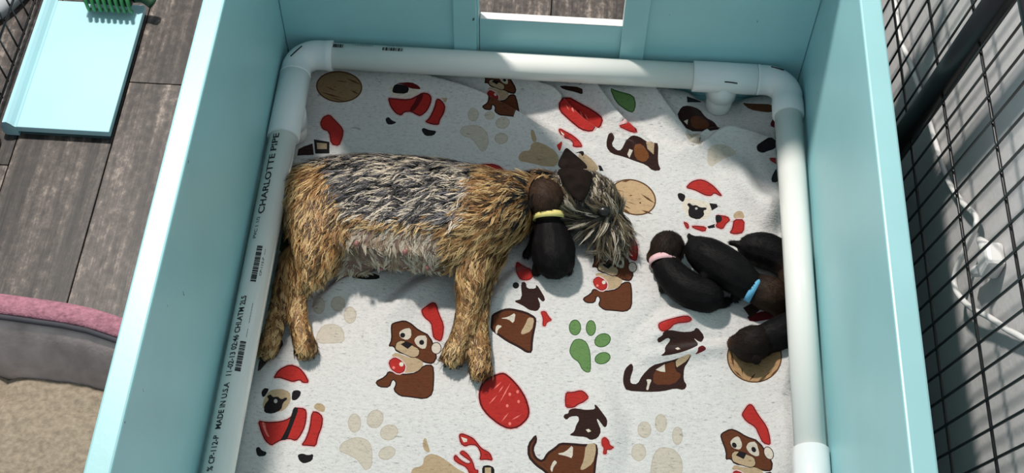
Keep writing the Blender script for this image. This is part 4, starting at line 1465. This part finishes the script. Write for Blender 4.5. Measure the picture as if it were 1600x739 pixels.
toy = thing('ribbed_toy', (-0.80, 0.115, 0.0245), 'green ribbed rubber toy sitting on the aqua board', 'toy')
tx0, tx1, ty = -0.846, -0.768, 0.108
tube('core', spline([(tx0 - .004, ty + .012, .058), (tx0 + .02, ty + .012, .060), (tx1 - .02, ty + .010, .060), (tx1 + .004, ty + .010, .058)], 4), 0.021, 'darkgreen', toy, 16)
for k in range(8):
    xx = tx0 + (tx1 - tx0) * k / 7
    rp = [(xx + 0.006 * math.sin(a) ** 2, ty + .012 - 0.030 * math.sin(a), .056 + 0.031 * math.cos(a)) for a in np.linspace(-1.6, 2.75, 14)]
    tube('rib', rp, [0.0042 * (1 - 0.35 * (i / 13) ** 2) for i in range(14)], 'greytoy', toy, 8)
tube('handle', spline([(tx1 + .006, ty + .012, .052), (tx1 + .022, ty + .018, .046), (tx1 + .040, ty + .012, .036)], 4), 0.010, 'darkgreen', toy, 12)

bed = thing('dog_bed', (-0.95, -0.9, 0), 'grey velour dog bed with pink plush rim and beige cushion', 'dog bed')
# bolster: cross-section swept along x, ending rounded next to the box
bx = np.linspace(-1.45, -0.51, 26)


def bed_y(x):
    return -0.604 - 0.006 * math.sin((x + 0.75) * 9) - 0.35 * max(0, x + 0.68) ** 1.2


def strip(name, prof_fn, mat, sub=2, closed=True):
    bm = bmesh.new()
    rings = []
    for x in bx:
        rings.append([bm.verts.new(p) for p in prof_fn(x)])
    n = len(rings[0])
    for a, b in zip(rings, rings[1:]):
        for i in range(n if closed else n - 1):
            bm.faces.new((a[i], a[(i + 1) % n], b[(i + 1) % n], b[i]))
    if closed:
        bm.faces.new(rings[0][::-1]); bm.faces.new(rings[-1])
    bmesh.ops.recalc_face_normals(bm, faces=bm.faces)
    o = bm_link(name, bm, mat, bed, True)
    s = o.modifiers.new('s', 'SUBSURF'); s.levels = s.render_levels = sub
    return o


def hh(x):
    return 0.115 + 0.006 * math.sin(x * 13) - 0.05 * max(0, x + 0.66)


strip('bolster', lambda x: [(x, bed_y(x) + dy, hh(x) * fz + .002) for dy, fz in
      ((0.030, 0), (0.040, .45), (0.038, .90), (0.020, .97), (-0.002, .985), (-0.014, .93), (-0.030, .66), (-0.044 - .004 * math.sin(x * 21), .40), (-0.054, .12), (-0.054, 0))], 'bedgrey')
strip('plush_rim', lambda x: [(x, bed_y(x) + dy, hh(x) + dz) for dy, dz in
      ((0.040, -.016), (0.040, .000), (0.030, .010), (0.014, .012), (0.002, .007), (0.000, .001), (0.012, -.001), (0.030, -.006))], 'bedpink')
tube('piping', [(x, bed_y(x) - 0.0035, hh(x) + 0.003) for x in bx], 0.0045, 'piping', bed, 8)
bm = bmesh.new()
gx, gy = np.linspace(-1.45, -0.51, 60), np.linspace(-1.35, -0.60, 50)
vs = []
for X in gx:
    row = []
    for Y in gy:
        yy = min(Y, bed_y(X) - 0.052)
        z = 0.022 + 0.026 * (1 - math.exp(-max(0, bed_y(X) - 0.05 - yy) / 0.07)) + 0.004 * noise.noise(Vector((X * 40, yy * 40, 0))) + 0.003 * noise.noise(Vector((X * 95, yy * 95, 3)))
        # quilted seams
        z -= 0.012 * math.exp(-((yy + 0.70 + 0.10 * (X + 0.7)) / 0.007) ** 2) * (1 if X > -0.80 else 0) + 0.012 * math.exp(-((X + 0.80) / 0.007) ** 2)
        row.append(bm.verts.new((X, yy, z)))
    vs.append(row)
for i in range(len(gx) - 1):
    for j in range(len(gy) - 1):
        bm.faces.new((vs[i][j], vs[i + 1][j], vs[i + 1][j + 1], vs[i][j + 1]))
ext = bmesh.ops.extrude_face_region(bm, geom=bm.faces[:])
for v in ext['geom']:
    if isinstance(v, bmesh.types.BMVert):
        v.co.z = 0.002
bmesh.ops.remove_doubles(bm, verts=bm.verts, dist=1e-5)
bmesh.ops.recalc_face_normals(bm, faces=bm.faces)
bm_link('cushion', bm, 'cushion', bed, True)

bm = bmesh.new()
prof = [(0.0, 0.030), (0.13, 0.031), (0.165, 0.036), (0.178, 0.033), (0.184, 0.022), (0.180, 0.006), (0.170, 0.0005), (0.0, 0.0005)]
PCX, PCY = -1.152, 0.205
rings = [[bm.verts.new((PCX + r_ * math.cos(2 * math.pi * k / 48), PCY + r_ * math.sin(2 * math.pi * k / 48), z)) for k in range(48)] for r_, z in prof[1:-1]]
for a, b in zip(rings, rings[1:]):
    for k in range(48):
        bm.faces.new((a[k], a[(k + 1) % 48], b[(k + 1) % 48], b[k]))
bm.faces.new(rings[0]); bm.faces.new(rings[-1][::-1])
bmesh.ops.recalc_face_normals(bm, faces=bm.faces)
tag(bm_link('round_pad', bm, 'pad', None, True), 'round light grey pad on the floor behind the wire panel beside the aqua board', 'pad')
